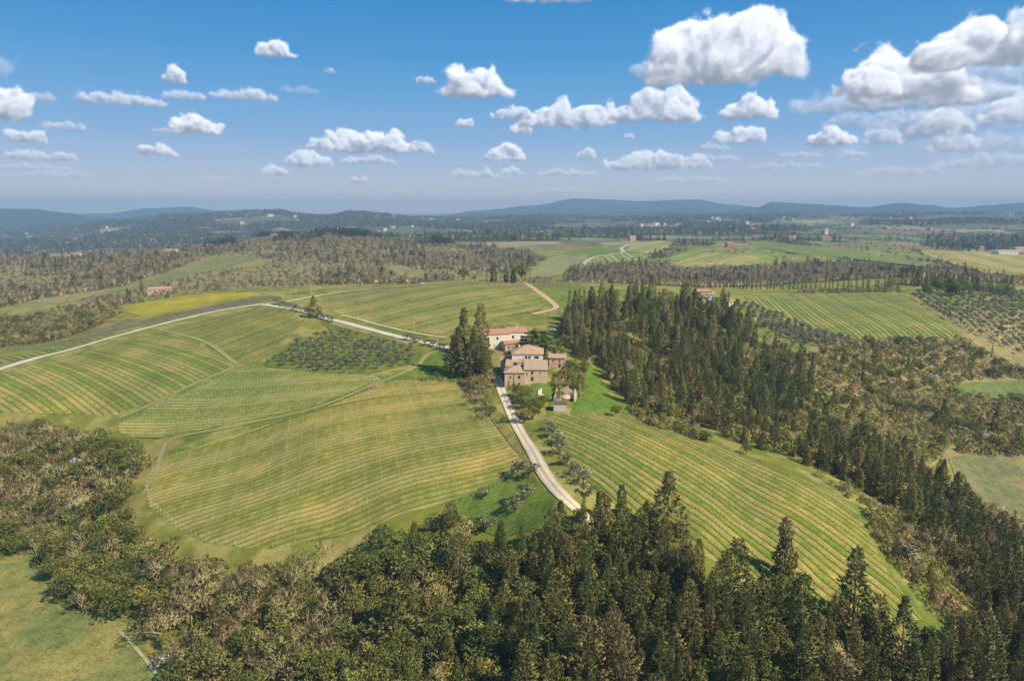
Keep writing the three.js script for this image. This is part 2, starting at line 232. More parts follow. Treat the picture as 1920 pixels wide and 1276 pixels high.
const grassTex = noiseTexture(512, (u, v) => { const a = tfbm(u, v, 6, 1, 6), b = tfbm(u, v, 40, 9, 3), d = smooth(.55, .75, tfbm(u, v, 14, 31, 4)), g = .38 + .55 * a + .75 * (b - .5); return [g * (1 + .22 * d), g, g * (1 - .05 * d)]; });
const groundTex = noiseTexture(512, (u, v) => { const a = tfbm(u, v, 5, 3, 6), b = tfbm(u, v, 50, 19, 3), g = .45 + .5 * a + .5 * (b - .5); return [g, g * .99, g * .95]; });
const roadTex = noiseTexture(256, (u, v) => { const a = tfbm(u, v, 8, 5, 5), w = Math.exp(-Math.pow((Math.abs(u - .5) - .22) / .1, 2)), c = Math.exp(-Math.pow((u - .5) / .1, 2)), e = smooth(.43, .52, Math.abs(u - .5) + (tfbm(u, v, 16, 77, 3) - .5) * .1), g = .62 + .28 * (a - .5) + .18 * w - .10 * c; return [lerp(g, .42, e), lerp(g * (1 - .0 * c), .41, e), lerp(g * (.97 - .08 * c), .20, e)]; });
// vineyard floor: u runs along the rows (24 m), v across eight rows; strips of mown grass, straw and bare earth
function rowTexture(seed, green, straw, earth, contrast) {
  const kinds = [...Array(8)].map((_, k) => hash2(k, seed, 5));
  return noiseTexture(512, (u, v) => {
    const q = v * 8 + (tfbm(u, v, 8, seed + 3, 3) - .5) * .22, k = Math.floor(q), f = q - k, dist = Math.abs(f - .5) * 2;                    // 0 mid-alley, 1 under the vines
    const n1 = tfbm(u, v, 10, seed, 5), n2 = tfbm(u, v, 64, seed + 11, 2), dry = clamp((kinds[((k % 8) + 8) % 8] - .5) * contrast * 1.5 + .48 + (n1 - .5) * 1.3);
    let c = [0, 1, 2].map((i) => lerp(green[i], straw[i], dry));
    const under = smooth(.62, .86, dist + (n2 - .5) * .5) * (.35 + .65 * contrast), track = smooth(.22, .1, Math.abs(dist - .42)) * .28 * smooth(.35, .65, n1);
    c = c.map((x, i) => lerp(lerp(x, straw[i] * 1.12, track), earth[i], under * (.55 + .5 * n1)));
    const g = .76 + .48 * n2 + .28 * (n1 - .5); return c.map((x) => x * g * 1.6);
  });
}
const rowTex = [
  rowTexture(11, [.140, .158, .030], [.240, .214, .082], [.080, .078, .026], .85),
  rowTexture(23, [.115, .158, .026], [.250, .216, .084], [.105, .095, .036], .80),
  rowTexture(37, [.098, .150, .022], [.206, .190, .074], [.058, .060, .022], 1.0),
];

// ---------------------------------------------------------------- the ground sheet
const PAL = [[.162, .192, .062], [.119, .135, .068], [.277, .227, .124], [.203, .151, .101], [.061, .074, .041], [.203, .240, .070], [.149, .142, .086], [.324, .277, .169], [.128, .149, .081], [.230, .196, .115]];
function woodAmount(x, z, A, s) {                                       // how wooded far country is, 0..1
  const n = fbm2(x / 520 + 3.1, z / 380 + 8.7, 4), left = smooth(.10, -.25, s);
  return smooth(.50, .58, n + .13 * left * smooth(2300, 3000, A) - .03);
}
function farColor(x, z, A, s) {
  const C = A < 2400 ? 130 : 210, wx = x + 60 * (fbm2(x / 150, z / 150, 2) - .5), wz = z + 60 * (fbm2(x / 150 + 40, z / 150, 2) - .5), ci = Math.floor(wx / C), cj = Math.floor(wz / C / 1.5); let best = 1e9, id = 0, second = 1e9;
  for (let a = -1; a <= 1; a++) for (let b = -1; b <= 1; b++) { const px = (ci + a + .1 + .8 * hash2(ci + a, cj + b, 1)) * C, pz = (cj + b + .1 + .8 * hash2(ci + a, cj + b, 2)) * C * 1.5, d = Math.abs(wx - px) + Math.abs(wz - pz) * .7; if (d < best) { second = best; best = d; id = hash2(ci + a, cj + b, 3); } else if (d < second) second = d; }
  let c = PAL[Math.floor(id * 10)].slice(); if (second - best < (A < 2400 ? 9 : 16)) c = [.07, .085, .04];
  const w = woodAmount(x, z, A, s), n = fbm2(x / 40, z / 40, 3); const wood = n > .5 ? [.075, .075, .042] : [.045, .06, .030];
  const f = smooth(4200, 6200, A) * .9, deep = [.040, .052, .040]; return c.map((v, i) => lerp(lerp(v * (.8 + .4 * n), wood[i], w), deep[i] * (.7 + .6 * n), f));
}
function nearColor(x, z) { const hill = smooth(600, 760, -z) * smooth(.0, -.12, x / -z) + smooth(.36, .44, x / -z) * smooth(290, 330, -z) * smooth(640, 560, -z), n = fbm2(x / 9, z / 9, 4), m = fbm2(x / 45 + 5, z / 45, 3), d = smooth(.45, .62, n); const g = smooth(.42, .6, m); const c = [lerp(lerp(.125, .165, g), .27, d) * (.8 + .4 * m), lerp(lerp(.165, .175, g), .235, d) * (.8 + .4 * m), lerp(.045, .105, d) * (.8 + .4 * m)], q = [.260 * (.6 + .8 * n), .212 * (.6 + .8 * n), .150]; return hill > 0 ? c.map((v, i) => lerp(v, q[i], Math.min(1, hill) * .85)) : c; }
{
  const pos = new Float32Array(NS * NL * 3), uv = new Float32Array(NS * NL * 2), col = new Float32Array(NS * NL * 3), idx = new Uint32Array((NS - 1) * (NL - 1) * 6); let q = 0;
  for (let j = 0; j < NL; j++) for (let i = 0; i < NS; i++) {
    const k = j * NS + i, s = lerp(S0, S1, i / (NS - 1)), A = Math.exp(lerp(L0, L1, j / (NL - 1))), x = s * A, z = -A;
    pos.set([x, HG[k], z], k * 3); uv.set([x / 14, z / 14], k * 2);
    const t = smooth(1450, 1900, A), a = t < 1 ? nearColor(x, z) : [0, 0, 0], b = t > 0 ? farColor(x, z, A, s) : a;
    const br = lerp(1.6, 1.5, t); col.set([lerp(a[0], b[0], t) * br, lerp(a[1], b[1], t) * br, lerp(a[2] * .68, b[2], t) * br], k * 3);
    if (i < NS - 1 && j < NL - 1) { idx.set([k, k + 1, k + NS, k + 1, k + NS + 1, k + NS], q); q += 6; }
  }
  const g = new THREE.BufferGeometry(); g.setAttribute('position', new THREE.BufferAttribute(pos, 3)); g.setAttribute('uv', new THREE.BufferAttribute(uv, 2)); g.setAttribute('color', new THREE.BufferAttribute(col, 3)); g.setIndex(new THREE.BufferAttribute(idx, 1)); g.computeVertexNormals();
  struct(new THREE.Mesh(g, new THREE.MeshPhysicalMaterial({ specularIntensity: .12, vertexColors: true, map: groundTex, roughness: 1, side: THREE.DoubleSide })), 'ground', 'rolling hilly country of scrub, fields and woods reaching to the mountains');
}

// ---------------------------------------------------------------- sheets that lie on the land: fields, meadows, roads
const keepOut = [];                                                    // where no wild trees grow
let lift = 0;
function sheet(pix, dir, o) {                                          // a field between outline points, laid out along its rows
  const P = outline(pix, o.far ?? 900, o.seg ?? 6), a = ground(dir[0], dir[1], o.far ?? 900), b = ground(dir[2], dir[3], o.far ?? 900), len = Math.hypot(b.x - a.x, b.z - a.z), d = [(b.x - a.x) / len, (b.z - a.z) / len], n = [-d[1], d[0]], c = [(a.x + b.x) / 2, (a.z + b.z) / 2], cv = o.curve ?? 0;
  const to = (x, z) => { const p = (x - c[0]) * d[0] + (z - c[1]) * d[1]; return [p, (x - c[0]) * n[0] + (z - c[1]) * n[1] - cv * p * p]; };
  const from = (p, q) => { const w = q + cv * p * p; return [c[0] + p * d[0] + w * n[0], c[1] + p * d[1] + w * n[1]]; };
  const pq = P.map((k) => to(k.x, k.z)); P.box = bounds(P); if (!o.open) keepOut.push(P);
  let q0 = 1e9, q1 = -1e9; for (const k of pq) { q0 = Math.min(q0, k[1]); q1 = Math.max(q1, k[1]); }
  const span = (q) => { const hit = []; for (let i = 0, j = pq.length - 1; i < pq.length; j = i++) { const u = pq[i], v = pq[j]; if ((u[1] > q) !== (v[1] > q)) hit.push(u[0] + (v[0] - u[0]) * (q - u[1]) / (v[1] - u[1])); } if (hit.length < 2) return null; hit.sort((m, w) => m - w); let best = [hit[0], hit[1]]; for (let i = 2; i + 1 < hit.length; i += 2) if (hit[i + 1] - hit[i] > best[1] - best[0]) best = [hit[i], hit[i + 1]]; return best; };
  const dq = o.dq ?? 2, rows = Math.ceil((q1 - q0) / dq), sp = []; let longest = 0;
  for (let j = 0; j <= rows; j++) { const q = lerp(q0 + .02, q1 - .02, j / rows), s = span(q) ?? [0, 0]; longest = Math.max(longest, s[1] - s[0]); sp.push([q, s]); }
  const nP = Math.max(4, Math.ceil(longest / (o.dp ?? 3))), pos = [], uv = [], col = [], idx = [], up = (o.up ?? .12) + (lift += .004), tint = o.tint ?? [1, 1, 1], U = o.u ?? 24, V = o.v ?? 24;
  sp.forEach(([q, s], j) => { for (let k = 0; k <= nP; k++) {
    const [x, z] = from(lerp(s[0], s[1], k / nP), q); pos.push(x, heightAt(x, z) + up, z); uv.push(lerp(s[0], s[1], k / nP) / U, q / V);
    const e = Math.min(k, nP - k) / nP * (s[1] - s[0]), m = fbm2(x / 16 + 9, z / 16, 4), l = fbm2(x / 60 + 31, z / 60, 3), f = .74 + .36 * m + .22 * l, dry = (smooth(.45, .7, l) + smooth(.5, .68, m)) * .16 * (o.patch ?? 1) - .08;
    col.push(tint[0] * f * (1 + dry), tint[1] * f * (1 + .25 * dry), tint[2] * f * (1 + .1 * dry));
    if (j < rows && k < nP) { const i = j * (nP + 1) + k; idx.push(i, i + nP + 1, i + 1, i + 1, i + nP + 1, i + nP + 2); }
  } });
  const g = new THREE.BufferGeometry(); g.setAttribute('position', new THREE.Float32BufferAttribute(pos, 3)); g.setAttribute('uv', new THREE.Float32BufferAttribute(uv, 2)); g.setAttribute('color', new THREE.Float32BufferAttribute(col, 3)); g.setIndex(idx); g.computeVertexNormals();
  if (g.attributes.normal.getY(Math.floor(g.attributes.normal.count / 2)) < 0) { for (let i = 0; i < idx.length; i += 3) [idx[i + 1], idx[i + 2]] = [idx[i + 2], idx[i + 1]]; g.setIndex(idx); g.computeVertexNormals(); }
  const mesh = struct(new THREE.Mesh(g, new THREE.MeshPhysicalMaterial({ specularIntensity: .12, vertexColors: true, map: o.map ?? grassTex, roughness: 1, side: THREE.DoubleSide })), o.name, o.label);
  return { mesh, span, from, q0, q1, P };
}
function ribbon(pix, width, name, label, tint, far = 900, map = roadTex) {   // a road along picture points
  const way = new THREE.CatmullRomCurve3(pix.map(([u, v]) => { const g = ground(u, v, far); return new THREE.Vector3(g.x, 0, g.z); })), n = Math.ceil(way.getLength() / 2.5), pos = [], uv = [], col = [], idx = [], up = .13 + (lift += .004), strip = []; let run = 0, last;
  for (let i = 0; i <= n; i++) {
    const p = way.getPointAt(i / n), t = way.getTangentAt(i / n), sx = -t.z, sz = t.x, w = width * (.92 + .2 * fbm2(i * .2, pix[0][0], 2)) / 2; if (last) run += p.distanceTo(last); last = p;
    for (let k = 0; k <= 4; k++) { const e = (k / 2 - 1) * w, x = p.x + sx * e, z = p.z + sz * e, f = .85 + .3 * fbm2(x / 6, z / 6, 3); pos.push(x, heightAt(x, z) + up, z); uv.push(k / 4, run / 7); col.push(tint[0] * f, tint[1] * f, tint[2] * f); }
    if (i < n) for (let k = 0; k < 4; k++) { const a = i * 5 + k; idx.push(a, a + 1, a + 5, a + 1, a + 6, a + 5); }
    strip.push([{ x: p.x + sx * (w + .8), z: p.z + sz * (w + .8) }, { x: p.x - sx * (w + .8), z: p.z - sz * (w + .8) }]);
  }
  const P = [...strip.map((s) => s[0]), ...strip.map((s) => s[1]).reverse()]; P.box = bounds(P); keepOut.push(P);
  const g = new THREE.BufferGeometry(); g.setAttribute('position', new THREE.Float32BufferAttribute(pos, 3)); g.setAttribute('uv', new THREE.Float32BufferAttribute(uv, 2)); g.setAttribute('color', new THREE.Float32BufferAttribute(col, 3)); g.setIndex(idx); g.computeVertexNormals();
  struct(new THREE.Mesh(g, new THREE.MeshPhysicalMaterial({ specularIntensity: .12, vertexColors: true, map, roughness: .95, side: THREE.DoubleSide })), name, label);
}
// ---------------------------------------------------------------- geometry builder
class MB {
  constructor() { this.p = []; this.n = []; this.c = []; }
  tri(a, b, c, na, nb, nc, col) {                                       // wound so that the face looks the way its normals point
    const g = cross([b[0] - a[0], b[1] - a[1], b[2] - a[2]], [c[0] - a[0], c[1] - a[1], c[2] - a[2]]); if (g[0] * (na[0] + nb[0] + nc[0]) + g[1] * (na[1] + nb[1] + nc[1]) + g[2] * (na[2] + nb[2] + nc[2]) < 0) { [b, c] = [c, b]; [nb, nc] = [nc, nb]; }
    this.p.push(...a, ...b, ...c); this.n.push(...na, ...nb, ...nc); for (let i = 0; i < 3; i++) this.c.push(...col); }
  build() { const g = new THREE.BufferGeometry(); g.setAttribute('position', new THREE.Float32BufferAttribute(this.p, 3)); g.setAttribute('normal', new THREE.Float32BufferAttribute(this.n, 3)); g.setAttribute('color', new THREE.Float32BufferAttribute(this.c, 3)); return g; }
}
const nrm = (v) => { const l = Math.hypot(...v) || 1; return [v[0] / l, v[1] / l, v[2] / l]; }, cross = (a, b) => [a[1] * b[2] - a[2] * b[1], a[2] * b[0] - a[0] * b[2], a[0] * b[1] - a[1] * b[0]];
function blade(m, c, dir, size, wide, R, col, out, soft) {               // one spray of leaves: a bent diamond
  const d = nrm(dir), s = nrm(cross(d, [R() - .5, R() - .5, R() - .5])), f = cross(d, s), w = size * wide;
  let fn = f; if (f[0] * out[0] + f[1] * out[1] + f[2] * out[2] < 0) fn = [-f[0], -f[1], -f[2]];
  const n = nrm([lerp(fn[0], out[0], soft), lerp(fn[1], out[1], soft), lerp(fn[2], out[2], soft)]);
  const a = [c[0] - d[0] * size, c[1] - d[1] * size, c[2] - d[2] * size], b = [c[0] + d[0] * size, c[1] + d[1] * size, c[2] + d[2] * size], l = [c[0] + s[0] * w + fn[0] * w * .3, c[1] + s[1] * w + fn[1] * w * .3, c[2] + s[2] * w + fn[2] * w * .3], r = [c[0] - s[0] * w, c[1] - s[1] * w, c[2] - s[2] * w];
  m.tri(a, l, b, n, n, n, col); m.tri(a, b, r, n, n, n, col);
}
function limb(m, a, b, r0, r1, sides, col) {                            // a tapered stick
  const d = nrm([b[0] - a[0], b[1] - a[1], b[2] - a[2]]), s = nrm(cross(d, Math.abs(d[1]) > .9 ? [1, 0, 0] : [0, 1, 0])), t = cross(d, s);
  for (let i = 0; i < sides; i++) {
    const x = i / sides * 2 * Math.PI, y = (i + 1) / sides * 2 * Math.PI, o = (k) => [s[0] * Math.cos(k) + t[0] * Math.sin(k), s[1] * Math.cos(k) + t[1] * Math.sin(k), s[2] * Math.cos(k) + t[2] * Math.sin(k)], u = o(x), v = o(y);
    const at = (p, w, r) => [p[0] + w[0] * r, p[1] + w[1] * r, p[2] + w[2] * r];
    m.tri(at(a, u, r0), at(a, v, r0), at(b, v, r1), u, v, v, col); if (r1 > .004) m.tri(at(a, u, r0), at(b, v, r1), at(b, u, r1), u, v, u, col);
  }
}
const shade = (c, f) => [c[0] * f, c[1] * f, c[2] * f];

// ---------------------------------------------------------------- plants; each returns {trunk, crown} of unit-free metre size
const BARK = [.16, .125, .09], GREY = [.24, .21, .17];
function conifer(seed, h, r, { base = .04, clumps = 260, blades = 6, size = .5, cols, pointed = .7, belly = .3, ragged = .2, layered = .5 } = {}) {
  const R = rng(seed), trunk = new MB(), crown = new MB(); limb(trunk, [0, -.6, 0], [0, h * .85, 0], r * .07 + .05, .03, 6, BARK);
  const phase = R() * 6, lobes = 2 + Math.floor(R() * 3), prof = (t) => r * (t < belly ? .62 + .38 * Math.sin(t / belly * 1.571) : Math.pow((1 - t) / (1 - belly), pointed)) * (1 + ragged * (vn2(t * 9 + seed, seed) - .5) * 2);
  for (let i = 0; i < clumps; i++) {
    const t = base + (1 - base) * .97 * Math.pow((i + R()) / clumps, 1.12), a = i * 2.39996 + phase + (R() - .5), lob = 1 + .16 * Math.sin(a * lobes + t * 7 + phase), rr = prof(t) * lob * (.66 + .34 * R()), tone = (.55 + .7 * R()) * (.75 + .5 * vn2(t * 14 + seed, a * 1.3)), cl = cols[Math.floor(R() * cols.length)];
    const cx = Math.cos(a), cz = Math.sin(a), upw = lerp(.25, 1.1, t) + .25, dir = nrm([cx, upw * (1 - layered) + .15, cz]), sz = size * (1.15 - .5 * t) * (.7 + .6 * R());
    for (let k = 0; k < blades; k++) {
      const g = (R() - .5) * 1.8 * sz, c = [cx * rr + dir[0] * g + (R() - .5) * sz * 1.9, t * h + dir[1] * g + (R() - .5) * sz * 1.2, cz * rr + dir[2] * g + (R() - .5) * sz * 1.9];
      blade(crown, c, [dir[0] + (R() - .5) * .8, dir[1] + (R() - .3) * .7, dir[2] + (R() - .5) * .8], sz * (.6 + .5 * R()), .45, R, shade(cl, tone * (.75 + .5 * R())), nrm([cx, .4, cz]), .5);
    }
  }
  for (let k = 0; k < 12; k++) { const y = h * (.90 + .10 * R()); blade(crown, [(R() - .5) * .25, y, (R() - .5) * .25], [(R() - .5) * .4, 1, (R() - .5) * .4], size * .7, .35, R, cols[0], [0, 1, 0], .4); }
  return { trunk: trunk.build(), crown: crown.build() };
}
function broadleaf(seed, h, r, { trunkH = .25, lobes = 9, per = 22, leaf = .34, blades = 5, cols, flat = 1, bark = BARK, gap = 0 } = {}) {
  const R = rng(seed), trunk = new MB(), crown = new MB(); limb(trunk, [0, -.5, 0], [0, h * .5, 0], .05 * r + .08, .06, 6, bark);
  const cy = h * (trunkH + (1 - trunkH) * .5), hy = h * (1 - trunkH) * .5;
  for (let i = 0; i < lobes; i++) {
    const a = i * 2.4 + R(), k = Math.sqrt((i + .3) / lobes), y = (1 - k * k * .9) * (R() < .75 ? 1 : -.6) * (.5 + .5 * R()), L = [Math.cos(a) * r * k * .68, cy + y * hy * .62 * flat, Math.sin(a) * r * k * .68], lr = r * (.30 + .20 * R()), tone = .72 + .56 * R(), cl = cols[Math.floor(R() * cols.length)];
    limb(trunk, [0, h * .25, 0], L, .07, .02, 4, bark);
    for (let q = 0; q < per; q++) {
      const z = R() * 1.7 - .7, an = R() * 6.283, s = Math.sqrt(Math.max(0, 1 - z * z)), d = [s * Math.cos(an), z, s * Math.sin(an)], rr = lr * (.72 + .36 * R()), c0 = [L[0] + d[0] * rr, L[1] + d[1] * rr * .85, L[2] + d[2] * rr], t2 = tone * (.72 + .56 * R());
      if (R() < gap) continue;
      for (let b = 0; b < blades; b++) blade(crown, [c0[0] + (R() - .5) * leaf * 2.4, c0[1] + (R() - .5) * leaf * 1.8, c0[2] + (R() - .5) * leaf * 2.4], [d[0] + R() - .5, d[1] + (R() - .5), d[2] + R() - .5], leaf * (.6 + .6 * R()), .6, R, shade(cl, t2 * (.8 + .4 * R())), d, .5);
    }
  }
  return { trunk: trunk.build(), crown: crown.build() };
}
function bare(seed, h, r, { cols, twig = .05, buds = null, depth = 5 } = {}) {
  const R = rng(seed), trunk = new MB(), crown = new MB(), stems = R() < .45 ? 2 : 1 + Math.floor(R() * 3);
  const grow = (a, d, len, rad, lv) => {
    const b = [a[0] + d[0] * len, a[1] + d[1] * len, a[2] + d[2] * len], c = shade(cols[Math.floor(R() * cols.length)], (.75 + .5 * R()) * (lv < 2 ? .9 : 1));
    if (lv < 2) limb(trunk, a, b, rad, rad * .72, 5, c); else if (lv < 4) limb(crown, a, b, Math.max(rad, twig * .55), Math.max(rad * .6, twig * .4), 3, c);
    else { const s = nrm(cross(d, [R() - .5, R() - .5, R() - .5])), w = twig * (.8 + .5 * R()), n = nrm([d[0] * .3 + b[0] / r * .5, .5, d[2] * .3 + b[2] / r * .5]); crown.tri([a[0] - s[0] * w, a[1] - s[1] * w, a[2] - s[2] * w], [a[0] + s[0] * w, a[1] + s[1] * w, a[2] + s[2] * w], b, n, n, n, c);
      if (buds && R() < buds.share) blade(crown, b, [R() - .5, R() - .5, R() - .5], buds.size * (.5 + R()), .7, R, shade(buds.cols[Math.floor(R() * buds.cols.length)], .7 + .6 * R()), n, .5); }
    if (lv >= depth) return;
    const kids = lv === 0 ? 4 : lv < 3 ? 3 + (R() < .5 ? 1 : 0) : 4 + (R() < .5 ? 1 : 0);
    for (let k = 0; k < kids; k++) {
      const t = lv === 0 ? .55 + .45 * R() : .35 + .65 * R(), p = [lerp(a[0], b[0], t), lerp(a[1], b[1], t), lerp(a[2], b[2], t)], an = k / kids * 6.283 + R() * 1.6, side = nrm(cross(d, [Math.cos(an), .2, Math.sin(an)])), sp = .45 + .5 * R();
      grow(p, nrm([d[0] + side[0] * sp, d[1] + side[1] * sp * .7 + .12, d[2] + side[2] * sp]), len * (.58 + .22 * R()), rad * .58, lv + 1);
    }
  };
  for (let s = 0; s < stems; s++) { const a = s / stems * 6.283 + R(); grow([Math.cos(a) * .2, -.4, Math.sin(a) * .2], nrm([Math.cos(a) * (stems > 1 ? .38 : .12), 1, Math.sin(a) * (stems > 1 ? .38 : .12)]), h * .36, .1 + h * .010, stems > 1 ? 1 : 0); }
  return { trunk: trunk.build(), crown: crown.build() };
}
function lumpy(seed, h, r, n, size, cols, spiky = .5) {                       // small far-off crowns and bushes
  const R = rng(seed), m = new MB(), c0 = cols[0];
  for (let q = 0; q < 6; q++) { const a0 = q / 6 * 6.283, a1 = (q + 1) / 6 * 6.283, o = r * .34, A = [Math.cos(a0) * o, h * .45, Math.sin(a0) * o], B = [Math.cos(a1) * o, h * .45, Math.sin(a1) * o], nn = [Math.cos(a0), .3, Math.sin(a0)]; m.tri(A, [0, h * .68, 0], B, nn, [0, 1, 0], nn, c0); m.tri(A, B, [0, -.5, 0], nn, nn, [0, 0, 1], c0); }
  for (let i = 0; i < n; i++) { const z = -.55 + 1.55 * R(), an = R() * 6.283, s = Math.sqrt(Math.max(0, 1 - z * z)), lump = .82 + .36 * vn2(an * 1.4 + seed, z * 2.5), rr = lump * (.8 + .24 * R()), d = [s * Math.cos(an), z, s * Math.sin(an)]; blade(m, [d[0] * r * rr, h * .47 + d[1] * h * .47 * rr, d[2] * r * rr], [d[0] + (R() - .5) * 1.4, d[1] + (R() - .2), d[2] + (R() - .5) * 1.4], size * (.6 + .7 * R()), spiky, R, shade(cols[Math.floor(R() * cols.length)], (.6 + .6 * R()) * (.7 + .6 * vn2(an * 1.4 + seed, z * 2.5 + 7))), nrm([d[0], d[1] + .25, d[2]]), .55); }
  return { trunk: null, crown: m.build() };
}
const leafMat = new THREE.MeshPhysicalMaterial({ specularIntensity: .1, vertexColors: true, roughness: .85, side: THREE.DoubleSide });
const barkMat = new THREE.MeshPhysicalMaterial({ specularIntensity: .15, vertexColors: true, roughness: .95, side: THREE.DoubleSide });

const DARK = [[.241, .226, .068], [.196, .204, .059], [.275, .242, .078], [.174, .189, .059]], DEEP = [[.129, .154, .046], [.157, .171, .050], [.110, .130, .042]];
const KIND = {
  conifer: { cat: 'conifer', name: 'conifer_tree', v: [...Array(12)].map((_, i) => conifer(100 + i, [13, 16.5, 15, 18, 14, 16][i % 6], [2.3, 3.1, 2.7, 2.9, 3.4, 2.5][i % 6], { cols: i % 4 === 2 ? [[.291, .232, .088], [.238, .205, .076], [.324, .265, .104]] : i % 4 === 3 ? [[.162, .189, .058], [.189, .205, .064], [.140, .162, .053]] : DARK, clumps: 460, blades: 7, size: .35, pointed: [.540, .810, .480][i % 3], belly: .2 + .12 * (i % 3), ragged: .34, layered: .25 + .25 * (i % 2) })) },
  cypress: { cat: 'cypress', name: 'cypress_tree', v: [...Array(4)].map((_, i) => conifer(200 + i, 14 + i, 1.15 + .12 * i, { cols: DEEP, clumps: 150, blades: 5, size: .36, pointed: .55, belly: .35, ragged: .12, layered: .05 })) },
  oak: { cat: 'evergreen tree', name: 'evergreen_oak', v: [...Array(6)].map((_, i) => broadleaf(300 + i, 9 + i % 3, 4.2 + (i % 2) * .8, { cols: i % 2 ? [[.148, .172, .042], [.185, .204, .053]] : [[.216, .215, .050], [.169, .183, .050]], lobes: 11, per: 40, leaf: .27, blades: 5, trunkH: .12 })) },
  fresh: { cat: 'tree', name: 'budding_tree', v: [...Array(6)].map((_, i) => broadleaf(400 + i, 8 + i % 3, 3.5 + (i % 2) * .8, { cols: i % 3 === 0 ? [[.380, .328, .068], [.327, .288, .065]] : i % 3 === 1 ? [[.240, .278, .068], [.293, .307, .077]] : [[.283, .268, .077], [.228, .239, .072]], lobes: 10, per: 36, leaf: .26, blades: 4, trunkH: .15, gap: .15 })) },
  bare: { cat: 'bare tree', name: 'bare_tree', v: [...Array(8)].map((_, i) => bare(500 + i, 8 + (i % 4), 3.6, { cols: [[[.393, .310, .152], [.335, .263, .128]], [[.435, .342, .167], [.360, .294, .147]], [[.318, .238, .123], [.377, .287, .147]], [[.502, .437, .221], [.402, .342, .171]]][i % 4], twig: .055, buds: i % 2 ? { share: .25, size: .16, cols: [[.285, .255, .069], [.335, .271, .088]] } : null })) },
  blossom: { cat: 'blossoming tree', name: 'blossoming_tree', v: [0, 1].map((i) => bare(600 + i, 6, 2.8, { cols: [[.26, .23, .19]], twig: .05, buds: { share: .6, size: .17, cols: [[.62, .58, .50], [.50, .47, .40]] } })) },
  olive: { cat: 'olive tree', name: 'olive_tree', v: [...Array(5)].map((_, i) => broadleaf(700 + i, 4.4 + (i % 3) * .5, 2.1 + (i % 2) * .35, { cols: [[.214, .224, .126], [.171, .191, .104], [.252, .256, .150]], lobes: 7, per: 16, leaf: .26, blades: 4, trunkH: .22, gap: .12 })) },
  shrub: { cat: 'shrub', name: 'shrub', v: [...Array(8)].map((_, i) => lumpy(800 + i, 2.4 + (i % 3) * .7, 2.1 + (i % 2) * .5, 260, .27, [[[.215, .213, .056], [.183, .184, .050]], [[.324, .249, .103], [.387, .292, .132]], [[.269, .262, .060], [.215, .224, .052]], [[.130, .146, .043], [.162, .165, .050]]][i % 4], .55)) },
  farbare: { cat: 'wood', name: 'bare_woodland', v: [...Array(6)].map((_, i) => lumpy(900 + i, 7.5 + i % 3 * .8, 4.3, 190, .52, [[[.337, .257, .153], [.286, .219, .130]], [[.379, .293, .167], [.307, .238, .140]], [[.256, .219, .113], [.307, .243, .130]]][i % 3], .25)) },
  fargreen: { cat: 'wood', name: 'green_woodland', v: [...Array(4)].map((_, i) => lumpy(950 + i, 7 + i % 2, 3.8, 90, .8, [[[.102, .122, .052], [.079, .099, .043]], [[.145, .156, .063], [.123, .138, .057]]][i % 2], .5)) },
  farcon: { cat: 'wood', name: 'conifer_woodland', v: [...Array(3)].map((_, i) => conifer(980 + i, 14 + i * 2, 2.6 + .3 * i, { cols: [[.040, .051, .029], [.051, .061, .034]], clumps: 60, blades: 3, size: .95, pointed: .7 })) },
};

